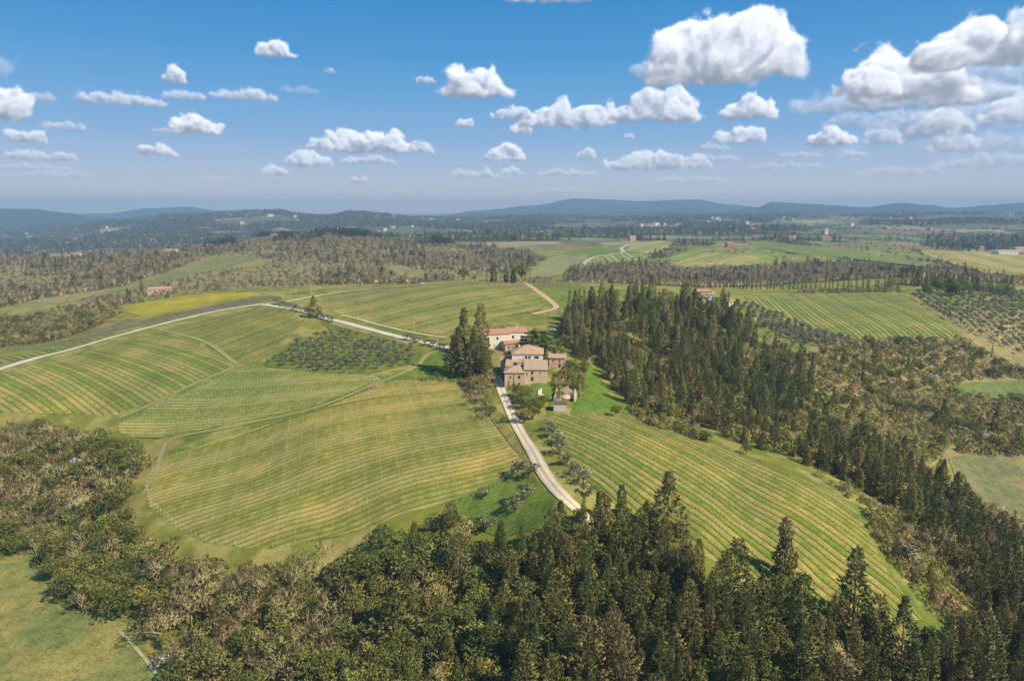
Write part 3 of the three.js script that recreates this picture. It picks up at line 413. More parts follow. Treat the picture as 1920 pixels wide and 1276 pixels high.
// ---------------------------------------------------------------- fields, meadows and roads
const vineMat = new THREE.MeshPhysicalMaterial({ specularIntensity: .15, vertexColors: true, roughness: .9, side: THREE.DoubleSide });
let rowCount = 0;
function vineRows(f, gap, o) {                                          // dormant vines on posts and wires, one object per row
  const R = rng(Math.floor(o.seed ?? 5));
  for (let q = Math.ceil(f.q0 / gap) * gap + gap * .0; q < f.q1; q += gap) {
    const s = f.span(q); if (!s || s[1] - s[0] < 12) continue; const p0 = s[0] + 1.5, p1 = s[1] - 1.5, vines = new MB(), posts = new MB(), root = new THREE.Group(), step = o.step ?? 1.2, P0 = f.from((p0 + p1) / 2, q), oy = heightAt(P0[0], P0[1]);
    const at = (p, y) => { const [x, z] = f.from(p, q); return [x - P0[0], heightAt(x, z) + y - oy, z - P0[1]]; };
    for (let p = p0; p < p1; p += step) {
      if (R() < .12) continue; const b = at(p + (R() - .5) * .3, 0), c = shade(o.cane ?? [.115, .085, .055], .7 + .6 * R()), w = o.w ?? .05;
      limb(vines, b, [b[0] + (R() - .5) * .15, b[1] + .75 + .15 * R(), b[2] + (R() - .5) * .15], w, w * .8, 3, c);
      const e = at(Math.min(p1, p + step), .8); limb(vines, [b[0], b[1] + .82, b[2]], e, w * .55, w * .5, 3, c);
      for (let k = 0; k < (o.canes ?? 2); k++) { const t = R(), a = [lerp(b[0], e[0], t), lerp(b[1] + .8, e[1], t), lerp(b[2], e[2], t)]; limb(vines, a, [a[0] + (R() - .5) * .5, a[1] + .35 + .45 * R(), a[2] + (R() - .5) * .5], w * .45, .004, 3, c); }
    }
    const pg = o.post ?? 5.5; for (let p = Math.ceil(p0 / pg) * pg; p < p1; p += pg) { const b = at(p + (R() - .5) * .15, -.2), w = o.pw ?? .06; limb(posts, b, [b[0] + (R() - .5) * .1, b[1] + 2.1 + .15 * R(), b[2] + (R() - .5) * .1], w, w, 4, shade(o.postCol ?? [.46, .44, .39], .8 + .4 * R())); }
    for (const p of [p0 - .6, p1 + .6]) { const b = at(p, -.2); limb(posts, b, [b[0], b[1] + 2.0, b[2]], .08, .07, 5, shade(o.postCol ?? [.46, .44, .39], .9)); }
    root.position.set(P0[0], oy, P0[1]); root.name = numbered('vine_row'); tag(root, o.label, 'vine row', o.group);
    const a = new THREE.Mesh(vines.build(), vineMat), b = new THREE.Mesh(posts.build(), vineMat); a.name = 'vines'; b.name = 'posts'; a.userData.kind = 'stuff'; b.userData.kind = 'stuff'; root.add(a, b); add(root); rowCount++;
  }
}
function vineyard(pix, dir, gap, o) { const f = sheet(pix, dir, { name: 'vineyard_field', dq: gap * .5, dp: 3, v: gap * 8, map: rowTex[o.tex], ...o }); if (o.rows !== false) vineRows(f, gap, { label: o.rowLabel, group: o.rowGroup, ...o.rows }); return f; }

vineyard([[312, 832], [450, 803], [600, 768], [740, 714], [868, 712], [900, 760], [950, 830], [985, 872], [950, 895], [860, 935], [700, 985], [560, 1032], [460, 1030], [380, 1018], [320, 985], [280, 950], [268, 915], [290, 870]], [430, 965, 860, 832], 2.6, { tex: 0, curve: .0004, label: 'large rounded vineyard of green and straw strips left of the gravel road', rowLabel: 'row of dormant vines with pale posts in the large rounded vineyard left of gravel road', rowGroup: 'vine rows of the large vineyard left of the road', rows: { seed: 1, canes: 1, w: .035, pw: .03, postCol: [.52, .51, .44] }, tint: [1.04, .97, .74] });
vineyard([[222, 795], [330, 745], [440, 696], [500, 690], [640, 698], [700, 704], [715, 712], [600, 758], [440, 794], [310, 822], [250, 824], [222, 810]], [300, 772, 560, 752], 2.6, { tex: 0, curve: -.0011, label: 'middle vineyard of dark green strips below the olive grove', rowLabel: 'row of dormant vines in the dark green vineyard below the olive grove', rowGroup: 'vine rows below the olive grove', rows: { seed: 2, canes: 1, w: .03 }, tint: [.84, .95, .70] });
vineyard([[-120, 735], [0, 702], [120, 670], [200, 648], [300, 624], [370, 642], [436, 687], [400, 703], [300, 748], [215, 780], [100, 776], [0, 774], [-120, 778]], [110, 692, 230, 757], 2.8, { tex: 1, curve: .0012, label: 'left vineyard of curving green and straw strips below the road', rowLabel: 'row of dormant vines in the left vineyard of curving strips below the road', rowGroup: 'vine rows of the left vineyard', rows: { seed: 3, canes: 1, w: .03, pw: .04, postCol: [.3, .28, .23] }, tint: [.80, .82, .60] });
vineyard([[308, 619], [400, 597], [490, 577], [545, 590], [572, 602], [545, 628], [480, 680], [445, 682], [385, 640]], [410, 655, 545, 603], 3.4, { tex: 2, curve: -.0006, label: 'upper vineyard of close pale and dark strips beside the road fork', rowLabel: 'row of dormant vines in the upper vineyard beside the road fork', rowGroup: 'vine rows beside the road fork', rows: { seed: 4, canes: 1, w: .035, pw: .04, postCol: [.3, .28, .23] }, tint: [.86, .84, .62] });
vineyard([[-80, 668], [0, 652], [60, 646], [150, 634], [215, 622], [190, 634], [100, 660], [0, 684], [-80, 706]], [20, 655, 110, 662], 4.5, { tex: 2, curve: .003, label: 'narrow strip of vineyard above the road at far left', rowLabel: 'row of dormant vines in the narrow strip above the road at far left', rowGroup: 'vine rows above the left road', rows: { seed: 5, canes: 1, w: .03, pw: .04 }, tint: [.84, .84, .62] });
vineyard([[612, 556], [700, 545], [790, 536], [860, 530], [975, 532], [1005, 548], [1032, 568], [990, 586], [920, 598], [870, 622], [835, 630], [760, 618], [640, 590], [596, 575]], [720, 602, 930, 558], 4.2, { tex: 1, curve: .0005, far: 655, label: 'domed vineyard on the hilltop behind the big cypresses', rowLabel: 'row of dormant vines in the domed hilltop vineyard', rowGroup: 'vine rows of the domed hilltop vineyard', rows: { seed: 6, canes: 1, w: .04, pw: .05 }, tint: [.86, .85, .64] });
vineyard([[992, 532], [1040, 531], [1085, 531], [1100, 540], [1062, 576], [1046, 568], [1018, 546]], [1005, 536, 1075, 552], 4.2, { tex: 2, far: 640, label: 'small vineyard on the hilltop right of the brown track', rowLabel: 'row of dormant vines right of the brown hilltop track', rowGroup: 'vine rows right of the hilltop track', rows: { seed: 7, canes: 1, w: .04, pw: .05 }, tint: [.72, .84, .54] });
vineyard([[1014, 790], [1050, 776], [1180, 776], [1260, 801], [1400, 852], [1480, 888], [1555, 920], [1602, 953], [1632, 1010], [1668, 1080], [1735, 1165], [1690, 1165], [1600, 1150], [1500, 1120], [1300, 1040], [1150, 945], [1085, 895], [1035, 842]], [1130, 838, 1480, 1085], 2.7, { tex: 2, label: 'sloping vineyard of bold green and tan strips right of the gravel road', rowLabel: 'row of dormant vines in the bold striped vineyard right of the gravel road', rowGroup: 'vine rows of the sloping vineyard right of the road', rows: { seed: 8, canes: 3, w: .045, pw: .05, cane: [.075, .06, .04] }, tint: [.90, .89, .64] });
vineyard([[1388, 557], [1440, 553], [1560, 551], [1680, 551], [1710, 560], [1770, 600], [1803, 628], [1780, 635], [1700, 636], [1610, 636], [1540, 621], [1470, 592]], [1490, 560, 1590, 628], 4.6, { tex: 2, far: 720, label: 'far vineyard with pale diagonal strips below the row of cypresses', rowLabel: 'row of dormant vines in the far diagonal vineyard below the cypress row', rowGroup: 'vine rows below the cypress row', rows: { seed: 9, canes: 2, w: .06, pw: .05, step: 1.6 }, tint: [.88, .92, .68] });

const meadow = (pix, tint, label, o = {}) => sheet(pix, [pix[0][0], pix[0][1], pix[2][0], pix[2][1]], { name: 'meadow', u: 18, v: 18, dq: 3, label, tint, ...o });
meadow([[-200, 1065], [0, 1062], [70, 1055], [85, 1095], [110, 1140], [180, 1162], [250, 1172], [262, 1190], [285, 1240], [310, 1350], [-200, 1350]], [.29, .32, .095], 'rough grassy meadow with straw patches in the lower left corner', { patch: 2.4 });
meadow([[1020, 782], [1030, 742], [1045, 730], [1078, 735], [1098, 692], [1116, 692], [1150, 752], [1240, 795], [1180, 776], [1050, 776]], [.20, .31, .040], 'bright green grass slope beside the shed and ruin');
meadow([[850, 935], [930, 905], [992, 885], [1030, 925], [1045, 950], [1010, 990], [940, 1010], [865, 985]], [.21, .29, .05], 'bright green grass below the gravel road', { patch: 1.4, open: true });
meadow([[775, 692], [800, 672], [835, 655], [870, 680], [880, 700], [860, 711], [765, 709]], [.19, .28, .045], 'green grass bank beside the big cypresses');
meadow([[985, 734], [1000, 718], [1030, 716], [1040, 735], [1020, 760], [995, 760]], [.19, .29, .042], 'small green lawn before the stone farmhouse', { open: true });
meadow([[-120, 605], [0, 580], [83, 560], [230, 537], [283, 520], [383, 485], [430, 478], [513, 488], [480, 502], [393, 507], [340, 525], [290, 535], [253, 548], [187, 560], [127, 565], [83, 590], [20, 596], [-120, 625]], [.30, .31, .10], 'long pale green field on the left hillside', { far: 1300, dq: 8, dp: 8, patch: 1.3 });
meadow([[207, 579], [267, 567], [367, 551], [467, 548], [493, 553], [430, 563], [367, 575], [277, 596]], [.52, .46, .05], 'yellow flowering field left of the road fork', { far: 640, patch: .8 });
meadow([[120, 640], [230, 602], [277, 597], [367, 577], [440, 564], [500, 553], [530, 557], [486, 568], [350, 592], [205, 630], [150, 640]], [.27, .245, .12], 'brown fallow strip between the yellow field and the road', { far: 640 });
meadow([[722, 498], [755, 497], [803, 513], [792, 525], [766, 531], [745, 526]], [.34, .33, .13], 'small pale field among bare woods behind the hilltop', { far: 1100, dq: 6, dp: 6 });
meadow([[985, 523], [1010, 492], [1050, 477], [1100, 474], [1102, 490], [1085, 505], [1040, 517]], [.36, .36, .15], 'pale tan and green field right of the ridge pines', { far: 1650, dq: 8, dp: 8 });
meadow([[1050, 475], [1130, 461], [1172, 459], [1162, 470], [1120, 479], [1090, 481]], [.22, .31, .06], 'bright green field on the distant rise', { far: 1900, dq: 10, dp: 10 });
const far = (pix, dir, gap, tex, tint, label) => sheet(pix, dir, { name: 'vineyard_field', far: 2100, dq: gap * .5, dp: 10, v: gap * 8, u: 80, map: rowTex[tex], tint, label, up: .4 });
far([[1174, 471], [1188, 457], [1240, 451], [1262, 456], [1246, 470], [1222, 477]], [1180, 470, 1240, 456], 10, 0, [1.1, 1.05, 1], 'tan vineyard beside the winding far lane');
far([[1128, 480], [1172, 474], [1222, 479], [1200, 490], [1140, 492]], [1150, 478, 1165, 490], 12, 2, [1, 1.1, .9], 'small striped vineyard below the winding far lane');
far([[1228, 489], [1300, 471], [1322, 471], [1300, 480], [1246, 494]], [1240, 490, 1310, 472], 9, 0, [.8, 1.1, .9], 'dark green strip of vineyard on the distant hill');
far([[1248, 498], [1324, 474], [1420, 480], [1466, 492], [1400, 498], [1330, 504], [1290, 506]], [1260, 498, 1340, 478], 10, 0, [1.1, 1.05, .95], 'broad tan vineyard on the distant hill');
far([[1398, 478], [1424, 472], [1464, 488], [1452, 492]], [1405, 478, 1452, 492], 8, 2, [.8, 1.1, .8], 'green wedge vineyard on the distant hill');
meadow([[1400, 450], [1440, 453], [1520, 463], [1590, 469], [1660, 483], [1750, 493], [1772, 506], [1710, 511], [1640, 496], [1560, 481], [1440, 471]], [.25, .31, .085], 'long bright green field on the right distant hill', { far: 2000, dq: 10, dp: 10 });
far([[1722, 469], [1840, 473], [2000, 482], [2000, 530], [1850, 521], [1800, 500], [1740, 487]], [1740, 472, 1830, 500], 10, 1, [1.15, 1, .95], 'tan vineyard before the large far buildings');
meadow([[1698, 1000], [1716, 1004], [1728, 1024], [1712, 1034], [1696, 1016]], [.56, .40, .24], 'small bare earth scar on the bank, upper one', { open: true, patch: 1.6, dq: 1.5 });
meadow([[1752, 1098], [1772, 1104], [1792, 1132], [1776, 1150], [1758, 1128]], [.60, .48, .30], 'pale eroded earth scar on the bank, lower one', { open: true, patch: 1.6, dq: 1.5 });
meadow([[1782, 723], [1850, 716], [2020, 712], [2020, 755], [1860, 749], [1797, 739]], [.24, .30, .085], 'flat green meadow in the right valley');
meadow([[1778, 858], [1830, 852], [1920, 864], [2040, 874], [2040, 1020], [1900, 985], [1840, 952], [1795, 905]], [.30, .30, .125], 'dull green meadow low in the right valley', { patch: 1.3 });
meadow([[1395, 590], [1430, 612], [1500, 640], [1545, 662], [1500, 668], [1440, 640], [1400, 612]], [.27, .29, .08], 'grassy slope with olive trees right of the cypress wood', { open: true });
meadow([[640, 640], [600, 603], [740, 640], [800, 657], [782, 680], [690, 703], [600, 701], [490, 686], [545, 640]], [.21, .25, .055], 'grass under the olive grove', { open: true });
meadow([[870, 712], [905, 718], [925, 760], [970, 830], [1000, 878], [985, 872], [950, 830], [900, 760]], [.31, .30, .085], 'grassy verge left of the gravel road', { open: true });

ribbon([[1112, 992], [1086, 962], [1062, 938], [1034, 908], [1000, 850], [965, 790], [942, 738], [930, 708], [905, 690], [868, 672], [838, 652]], 3.8, 'road', 'pale gravel road running up past the stone farmhouse', [1.0, .83, .60]);
ribbon([[838, 652], [800, 644], [740, 630], [660, 609], [600, 594], [555, 582], [490, 571]], 4.6, 'road', 'pale road from the farm up to the fork', [.94, .85, .70]);
ribbon([[490, 571], [420, 581], [350, 597], [200, 636], [100, 664], [0, 693], [-90, 722]], 4.8, 'road', 'straight pale road descending to the left edge', [.90, .84, .70]);
ribbon([[498, 571], [540, 565], [620, 551], [700, 541], [790, 533], [830, 530]], 4.0, 'road', 'pale road climbing over the hilltop', [.90, .80, .62], 640);
ribbon([[838, 653], [806, 663], [780, 688], [730, 711], [600, 764], [440, 799], [320, 827], [303, 850], [295, 880], [268, 930]], 1.7, 'track', 'pale dirt track between the left vineyards', [.50, .48, .22]);
ribbon([[440, 690], [380, 715], [300, 752], [222, 786]], 2.4, 'track', 'grassy track between the two left vineyards', [.42, .44, .17]);
ribbon([[445, 684], [385, 642], [305, 620]], 2.6, 'track', 'grassy track beside the upper vineyard', [.44, .46, .17]);
ribbon([[978, 529], [1010, 548], [1036, 569], [1042, 578], [1000, 590]], 4.5, 'track', 'brown dirt track over the hilltop vineyard', [.84, .60, .36], 640);
ribbon([[835, 634], [760, 622], [640, 592]], 2.6, 'track', 'straw coloured track under the domed vineyard', [.80, .70, .36]);
ribbon([[1090, 505], [1100, 490], [1125, 480], [1165, 474], [1166, 465], [1185, 457], [1230, 451]], 8, 'road', 'winding pale lane on the distant rise', [.75, .68, .55], 2000);
ribbon([[310, 1290], [270, 1235], [238, 1200], [225, 1182], [250, 1172]], .8, 'path', 'thin pale path in the lower left meadow', [.62, .60, .30]);
// ---------------------------------------------------------------- buildings
const tileTone = (u, v) => { const c = Math.floor(v * 8), t = hash2(Math.floor(u * 16), c, 4), n = tfbm(u, v, 6, 61, 4), m = smooth(.5, .7, tfbm(u, v, 9, 71, 4)), g = (.84 + .3 * t) * (.62 + .5 * n); return [g * lerp(1, .82, m), g * lerp(1, .95, m), g]; };
const tileRelief = (u, v) => { const r = Math.sin(u * 16 * Math.PI * 2) * .5 + .5, e = v * 8 - Math.floor(v * 8), g = .6 * r + .4 * e; return [g, g, g]; };
function wallTexture() { return noiseTexture(256, (u, v) => { const n = tfbm(u, v, 5, 41, 5), s = smooth(.54, .7, tfbm(u, v, 4, 47, 4)), b = tfbm(u, v, 40, 53, 2), g = .78 + .3 * (n - .5) + .22 * (b - .5); return [g, g * (1 - .12 * s), g * (1 - .22 * s)]; }); }
const tileTex = noiseTexture(256, tileTone), tileBump = noiseTexture(256, tileRelief), wallTex = wallTexture();
const roofM = (c) => new THREE.MeshPhysicalMaterial({ specularIntensity: .2, color: rgb(...c), map: tileTex, bumpMap: tileBump, bumpScale: .08, roughness: .95, side: THREE.DoubleSide });
const wallM = (c) => new THREE.MeshPhysicalMaterial({ specularIntensity: .2, color: rgb(...c), map: wallTex, bumpMap: wallTex, bumpScale: .03, roughness: .95, side: THREE.DoubleSide });
const MAT = { stone: wallM([.80, .60, .38]), stone2: wallM([.84, .64, .42]), brick: wallM([.74, .50, .35]), plaster: wallM([.97, .89, .74]), white: wallM([.95, .91, .84]), ochre: wallM([.75, .48, .22]), pink: wallM([.80, .56, .42]), red: wallM([.62, .27, .18]), tile: roofM([.64, .42, .27]), tile2: roofM([.60, .315, .195]), tile3: roofM([.62, .36, .24]), pane: new THREE.MeshPhysicalMaterial({ color: rgb(.03, .035, .04), roughness: .2 }), wood: new THREE.MeshStandardMaterial({ color: rgb(.16, .10, .06), roughness: .9 }), shutter: new THREE.MeshStandardMaterial({ color: rgb(.13, .14, .12), roughness: .8 }), door: new THREE.MeshStandardMaterial({ color: rgb(.10, .065, .04), roughness: .8 }), grey: new THREE.MeshStandardMaterial({ color: rgb(.86, .78, .67), roughness: .9, map: wallTex }), pole: new THREE.MeshStandardMaterial({ color: rgb(.50, .46, .40), roughness: .9 }), iron: new THREE.MeshStandardMaterial({ color: rgb(.2, .2, .2), roughness: .6, metalness: .6 }) };
function uvBox(g, k = 4) { const p = g.attributes.position, n = g.attributes.normal, uv = new Float32Array(p.count * 2); for (let i = 0; i < p.count; i++) { const ax = Math.abs(n.getX(i)), ay = Math.abs(n.getY(i)), az = Math.abs(n.getZ(i)); uv[i * 2] = (ax > az && ax > ay ? p.getZ(i) : p.getX(i)) / k; uv[i * 2 + 1] = (ay > ax && ay > az ? p.getZ(i) : p.getY(i)) / k; } g.setAttribute('uv', new THREE.BufferAttribute(uv, 2)); return g; }
const part = (parent, name, geo, mat, at) => { const m = new THREE.Mesh(geo, mat); m.name = name; if (at) m.position.set(...at); parent.add(m); return m; };
const box = (w, h, d, k) => uvBox(new THREE.BoxGeometry(w, h, d), k);
// a wall w wide and h high with openings [x from its middle, sill height, width, height, kind]; it faces +z
function wall(parent, w, h, holes, mat, at, turn = 0, thick = .45, deep = 4) {
  const s = new THREE.Shape([[-w / 2, -deep], [w / 2, -deep], [w / 2, h], [-w / 2, h]].map((p) => new THREE.Vector2(...p)));
  for (const [x, y, a, b] of holes) s.holes.push(new THREE.Path([[x - a / 2, y], [x - a / 2, y + b], [x + a / 2, y + b], [x + a / 2, y]].map((p) => new THREE.Vector2(...p))));
  const g = uvBox(new THREE.ExtrudeGeometry(s, { depth: thick, bevelEnabled: false }).translate(0, 0, -thick)), m = part(parent, 'wall', g, mat, at); m.rotation.y = turn;
  for (const [x, y, a, b, kind] of holes) {
    const door = kind === 'door', o = part(m, door ? 'door' : 'window', new THREE.BoxGeometry(a + .02, b + .02, .06), door ? MAT.door : MAT.pane, [x, y + b / 2, -thick * .7]);
    if (kind === 'shutter') for (const e of [-1, 1]) part(m, 'shutter', new THREE.BoxGeometry(a * .48, b, .07), MAT.shutter, [x + e * (a * .75), y + b / 2, .045]);
    else if (!door) part(m, 'window_sill', new THREE.BoxGeometry(a + .25, .1, .2), MAT.grey, [x, y - .06, .07]);
  }
  return m;
}
function slab(parent, pts, mat, thick = .22, name = 'roof') {             // a roof plane through three or four points, its eaves a little thick
  const v = pts.map((p) => new THREE.Vector3(...p)), n = new THREE.Vector3().crossVectors(v[1].clone().sub(v[0]), v[2].clone().sub(v[0])).normalize(); if (n.y < 0) { n.negate(); v.reverse(); }
  const U = v[1].clone().sub(v[0]).normalize(), V = new THREE.Vector3().crossVectors(n, U), p = [], uv = [], put = (...q) => { for (const w of q) { p.push(w.x, w.y, w.z); uv.push(w.dot(U) / 4, w.dot(V) / 3.2); } }, d = v.map((w) => w.clone().addScaledVector(n, -thick)), N = v.length;
  for (let i = 1; i < N - 1; i++) { put(v[0], v[i], v[i + 1]); put(d[0], d[i + 1], d[i]); } for (let i = 0; i < N; i++) { const j = (i + 1) % N; put(v[i], d[i], d[j]); put(v[i], d[j], v[j]); }
  const g = new THREE.BufferGeometry(); g.setAttribute('position', new THREE.Float32BufferAttribute(p, 3)); g.setAttribute('uv', new THREE.Float32BufferAttribute(uv, 2)); g.computeVertexNormals(); return part(parent, name, g, mat);
}
// a block w x h x d standing at (x, y, z) inside its house; roof: gable along x, hip, or single pitch falling to the front
function block(parent, [x, y, z], [w, h, d], { front = [], right = [], left = [], back = [], mat = MAT.stone, roof = 'gable', rise = 1.6, over = .45, tile = MAT.tile, chimney = [] } = {}) {
  const b = new THREE.Group(); b.name = 'wing'; b.position.set(x, y, z); parent.add(b);
  wall(b, w, h, front, mat, [0, 0, d / 2]); wall(b, d - .92, h, right, mat, [w / 2, 0, 0], Math.PI / 2); wall(b, d - .92, h, left, mat, [-w / 2, 0, 0], -Math.PI / 2); wall(b, w, h, back, mat, [0, 0, -d / 2], Math.PI);
  const W = w / 2 + over, D = d / 2 + over, e = h - rise * over / (d / 2) + .25, t = h + rise + .25;
  if (roof === 'gable') {
    slab(b, [[-W, e, D], [W, e, D], [W, t, 0], [-W, t, 0]], tile); slab(b, [[-W, e, -D], [W, e, -D], [W, t, 0], [-W, t, 0]], tile);
    for (const s of [-1, 1]) { const sh = new THREE.Shape([new THREE.Vector2(-d / 2, 0), new THREE.Vector2(d / 2, 0), new THREE.Vector2(0, rise)]), g = uvBox(new THREE.ExtrudeGeometry(sh, { depth: .4, bevelEnabled: false }).translate(0, 0, -.2)); const m = part(b, 'gable', g, mat, [s * (w / 2 - .21), h + .003, 0]); m.rotation.y = Math.PI / 2; }
  } else if (roof === 'hip') {
    const k = Math.min(w / 2 - .1, d / 2) ; slab(b, [[-W, e, D], [W, e, D], [W - k - over, t, 0], [-W + k + over, t, 0]], tile); slab(b, [[-W, e, -D], [W, e, -D], [W - k - over, t, 0], [-W + k + over, t, 0]], tile);
    slab(b, [[W, e, D], [W, e, -D], [W - k - over, t, 0]], tile); slab(b, [[-W, e, D], [-W, e, -D], [-W + k + over, t, 0]], tile);
  } else {
    slab(b, [[-W, e, D], [W, e, D], [W, t + rise, -D], [-W, t + rise, -D]], tile);
    for (const s of [-1, 1]) { const sh = new THREE.Shape([new THREE.Vector2(-d / 2, 0), new THREE.Vector2(d / 2, 0), new THREE.Vector2(d / 2, rise * 2)]), g = uvBox(new THREE.ExtrudeGeometry(sh, { depth: .4, bevelEnabled: false }).translate(0, 0, -.2)); const m = part(b, 'gable', g, mat, [s * (w / 2 - .21), h + .003, 0]); m.rotation.y = Math.PI / 2; }
    part(b, 'wall', box(w - .02, rise * 2, .4), mat, [0, h + rise, -d / 2 + .21]);
  }
  for (const [cx, cz, ch] of chimney) { const c = part(b, 'chimney', box(.8, ch, .7, 2), mat, [cx, h + rise * .5 + ch / 2, cz]); part(c, 'cap', new THREE.BoxGeometry(1.05, .12, .95), tile, [0, ch / 2 + .1, 0]); }
  return b;
}
function house(name, at, turn, label, category = 'house', y = 0) { const h = new THREE.Group(); h.name = numbered(name); h.position.set(at.x, heightAt(at.x, at.z) + y, at.z); h.rotation.y = turn; tag(h, label, category); return h; }
{ // the stone farmhouse by the road: stepped wings round a taller white block
  const o = atDist(988, 302), h = house('farmhouse', o, -.04, 'stepped stone farmhouse with tiled roofs and a white upper wall, beside the gravel road', 'farmhouse'); h.position.y = 25.3;
  block(h, [-5.1, 0, 8.6], [8.6, 6.7, 9.5], { front: [[2.0, 4.1, 1, 1.3], [2.0, 1.0, .9, 1.2], [-1.8, 4.1, .8, 1]], left: [[-1.5, 3.6, .9, 1.2], [2, 3.6, .9, 1.2]], right: [], roof: 'hip', rise: 2.0 });
  block(h, [-2.2, 0, 2.2], [4.2, 9.2, 3.4], { front: [[0, 7.4, .6, .7]], roof: 'pitch', rise: .35, mat: MAT.stone2, over: .25, chimney: [[1.2, .4, 1.3]] });
  block(h, [4.15, 2.2, 7.2], [9.8, 5.5, 8.6], { front: [[-1.6, 3.4, 1, 1.2], [-4.0, 3.1, .7, 1], [-1.6, .4, 1.2, 1.9, 'door'], [1.8, 3.6, .6, .7]], right: [[0, 3, .9, 1.2]], roof: 'pitch', rise: 1.0, mat: MAT.stone2 });
  block(h, [-5.9, 0, -.6], [6.6, 7.4, 8.4], { left: [[1, 4.2, .9, 1.2], [-2, 4.2, .9, 1.2]], roof: 'pitch', rise: .6 });
  block(h, [4.3, 1.5, -.6], [9.0, 6.0, 7.2], { right: [[0, 3.6, .9, 1.2], [2, 1.0, .9, 1.2]], roof: 'pitch', rise: .55, mat: MAT.brick });
  block(h, [.2, 0, -10.8], [14.2, 11.4, 13], { front: [[-.6, 9.2, 1.1, 1.3], [.9, 9.2, 1.1, 1.3], [4.2, 9.2, 1.1, 1.3, 'shutter']], left: [[0, 6.5, 1, 1.3], [0, 2.8, 1, 1.3]], right: [[0, 6.5, 1, 1.3]], mat: MAT.white, roof: 'hip', rise: 2.9, chimney: [[-4, -2, 1.4]] });
  block(h, [-9.6, 0, -17], [6, 6.4, 8], { left: [[0, 2.6, .9, 1.1]], roof: 'gable', rise: 1.2, tile: MAT.tile2 });
  add(h);
}
{ // the villa behind
  const o = atDist(944, 375), h = house('villa', o, .30, 'long cream villa with red tiled roof behind the stone farmhouse', 'villa', .2);
  const win = (x, y) => [x, y, 1.05, 1.6, 'shutter'];
  block(h, [-5.5, 0, 0], [15, 7.6, 11], { front: [[-4.8, 4.6, 1.1, 1.5], [.4, 4.6, 1.1, 1.5], [-4.8, 1.2, 1.1, 1.5], [3.6, 1.0, 1.3, 2.2, 'door']], left: [[0, 4.6, 1, 1.5]], mat: MAT.plaster, tile: MAT.tile2, rise: 2.0 });
  block(h, [7.1, 0, -.6], [10, 7.9, 10.6], { front: [[-3, 4.6, 1.3, 1.7], [2, 4.6, 1.1, 1.5], [-3, 1.2, 1.1, 1.5]], right: [[0, 4.6, 1, 1.5]], mat: MAT.plaster, tile: MAT.tile2, rise: 2.0, chimney: [[1.5, -2.5, 1.8]] });
  block(h, [1.5, 0, 9.6], [9, 3.4, 7], { front: [[-2.4, 1.1, .9, 1.1], [2, .2, 1.2, 2.1, 'door']], right: [[0, 1.1, .9, 1.1]], mat: MAT.brick, tile: MAT.tile2, rise: 1.1 });
  add(h);
}
{ const o = atDist(1046, 338), h = house('outbuilding', o, -.12, 'small pinkish two storey outbuilding with red shutters right of the farmhouse', 'outbuilding'); MAT.redshut = new THREE.MeshStandardMaterial({ color: rgb(.38, .10, .06), roughness: .8 });
  const b = block(h, [0, 0, 0], [8, 5.2, 7], { front: [[-2, 3.1, .9, 1.1], [1.2, 3.1, .9, 1.1], [1.2, .1, 1.2, 2.1, 'door']], right: [[0, 3, .9, 1.1]], mat: MAT.pink, rise: 1.3 }); b.traverse((m) => { if (m.name === 'window') m.material = MAT.redshut; }); add(h); }
{ const o = ground(1050, 769), h = house('shed', o, -.08, 'small pale grey shed with a flat dark roof on the green slope', 'shed'); wall(h, 5, 3.0, [], MAT.grey, [0, 0, 1.6], 0, .15, .6); wall(h, 2.9, 2.9, [[.4, .1, 1, 1.9, 'door']], MAT.grey, [2.5, 0, 0], Math.PI / 2, .15, .6); wall(h, 2.9, 2.9, [], MAT.grey, [-2.5, 0, 0], -Math.PI / 2, .15, .6); wall(h, 5, 2.9, [], MAT.grey, [0, 0, -1.6], Math.PI, .15, .6); slab(h, [[-2.75, 3.12, 1.9], [2.75, 3.12, 1.9], [2.75, 3.35, -1.9], [-2.75, 3.35, -1.9]], MAT.wood, .14); for (let i = 0; i < 6; i++) part(h, 'batten', new THREE.BoxGeometry(.05, 2.9, .04), MAT.grey, [-2.2 + i * .88, 1.45, 1.625]); add(h); }
function jag(w, h, t, seed) { const R = rng(seed), p = [[-w / 2, -.8], [w / 2, -.8]]; const n = Math.max(3, Math.round(w / .5)); for (let i = 0; i <= n; i++) { const e = 1 - i / n; p.push([w / 2 - w * i / n, h * (.45 + .55 * (seed % 2 ? e : 1 - Math.abs(e * 2 - 1))) * (.85 + .3 * R())]); } return uvBox(new THREE.ExtrudeGeometry(new THREE.Shape(p.map((q) => new THREE.Vector2(...q))), { depth: t, bevelEnabled: false }).translate(0, 0, -t / 2), 3); }
{ const o = ground(1012, 741), m = house('ruined_wall', o, .5, 'jagged pale fragment of ruined wall on the lawn before the farmhouse', 'ruined wall'); part(m, 'wall', jag(1.9, 3.4, .5, 1), MAT.plaster); part(m, 'rubble', new THREE.DodecahedronGeometry(.5, 1).scale(1.6, .5, 1), MAT.stone2, [.9, .1, .6]); add(m); }
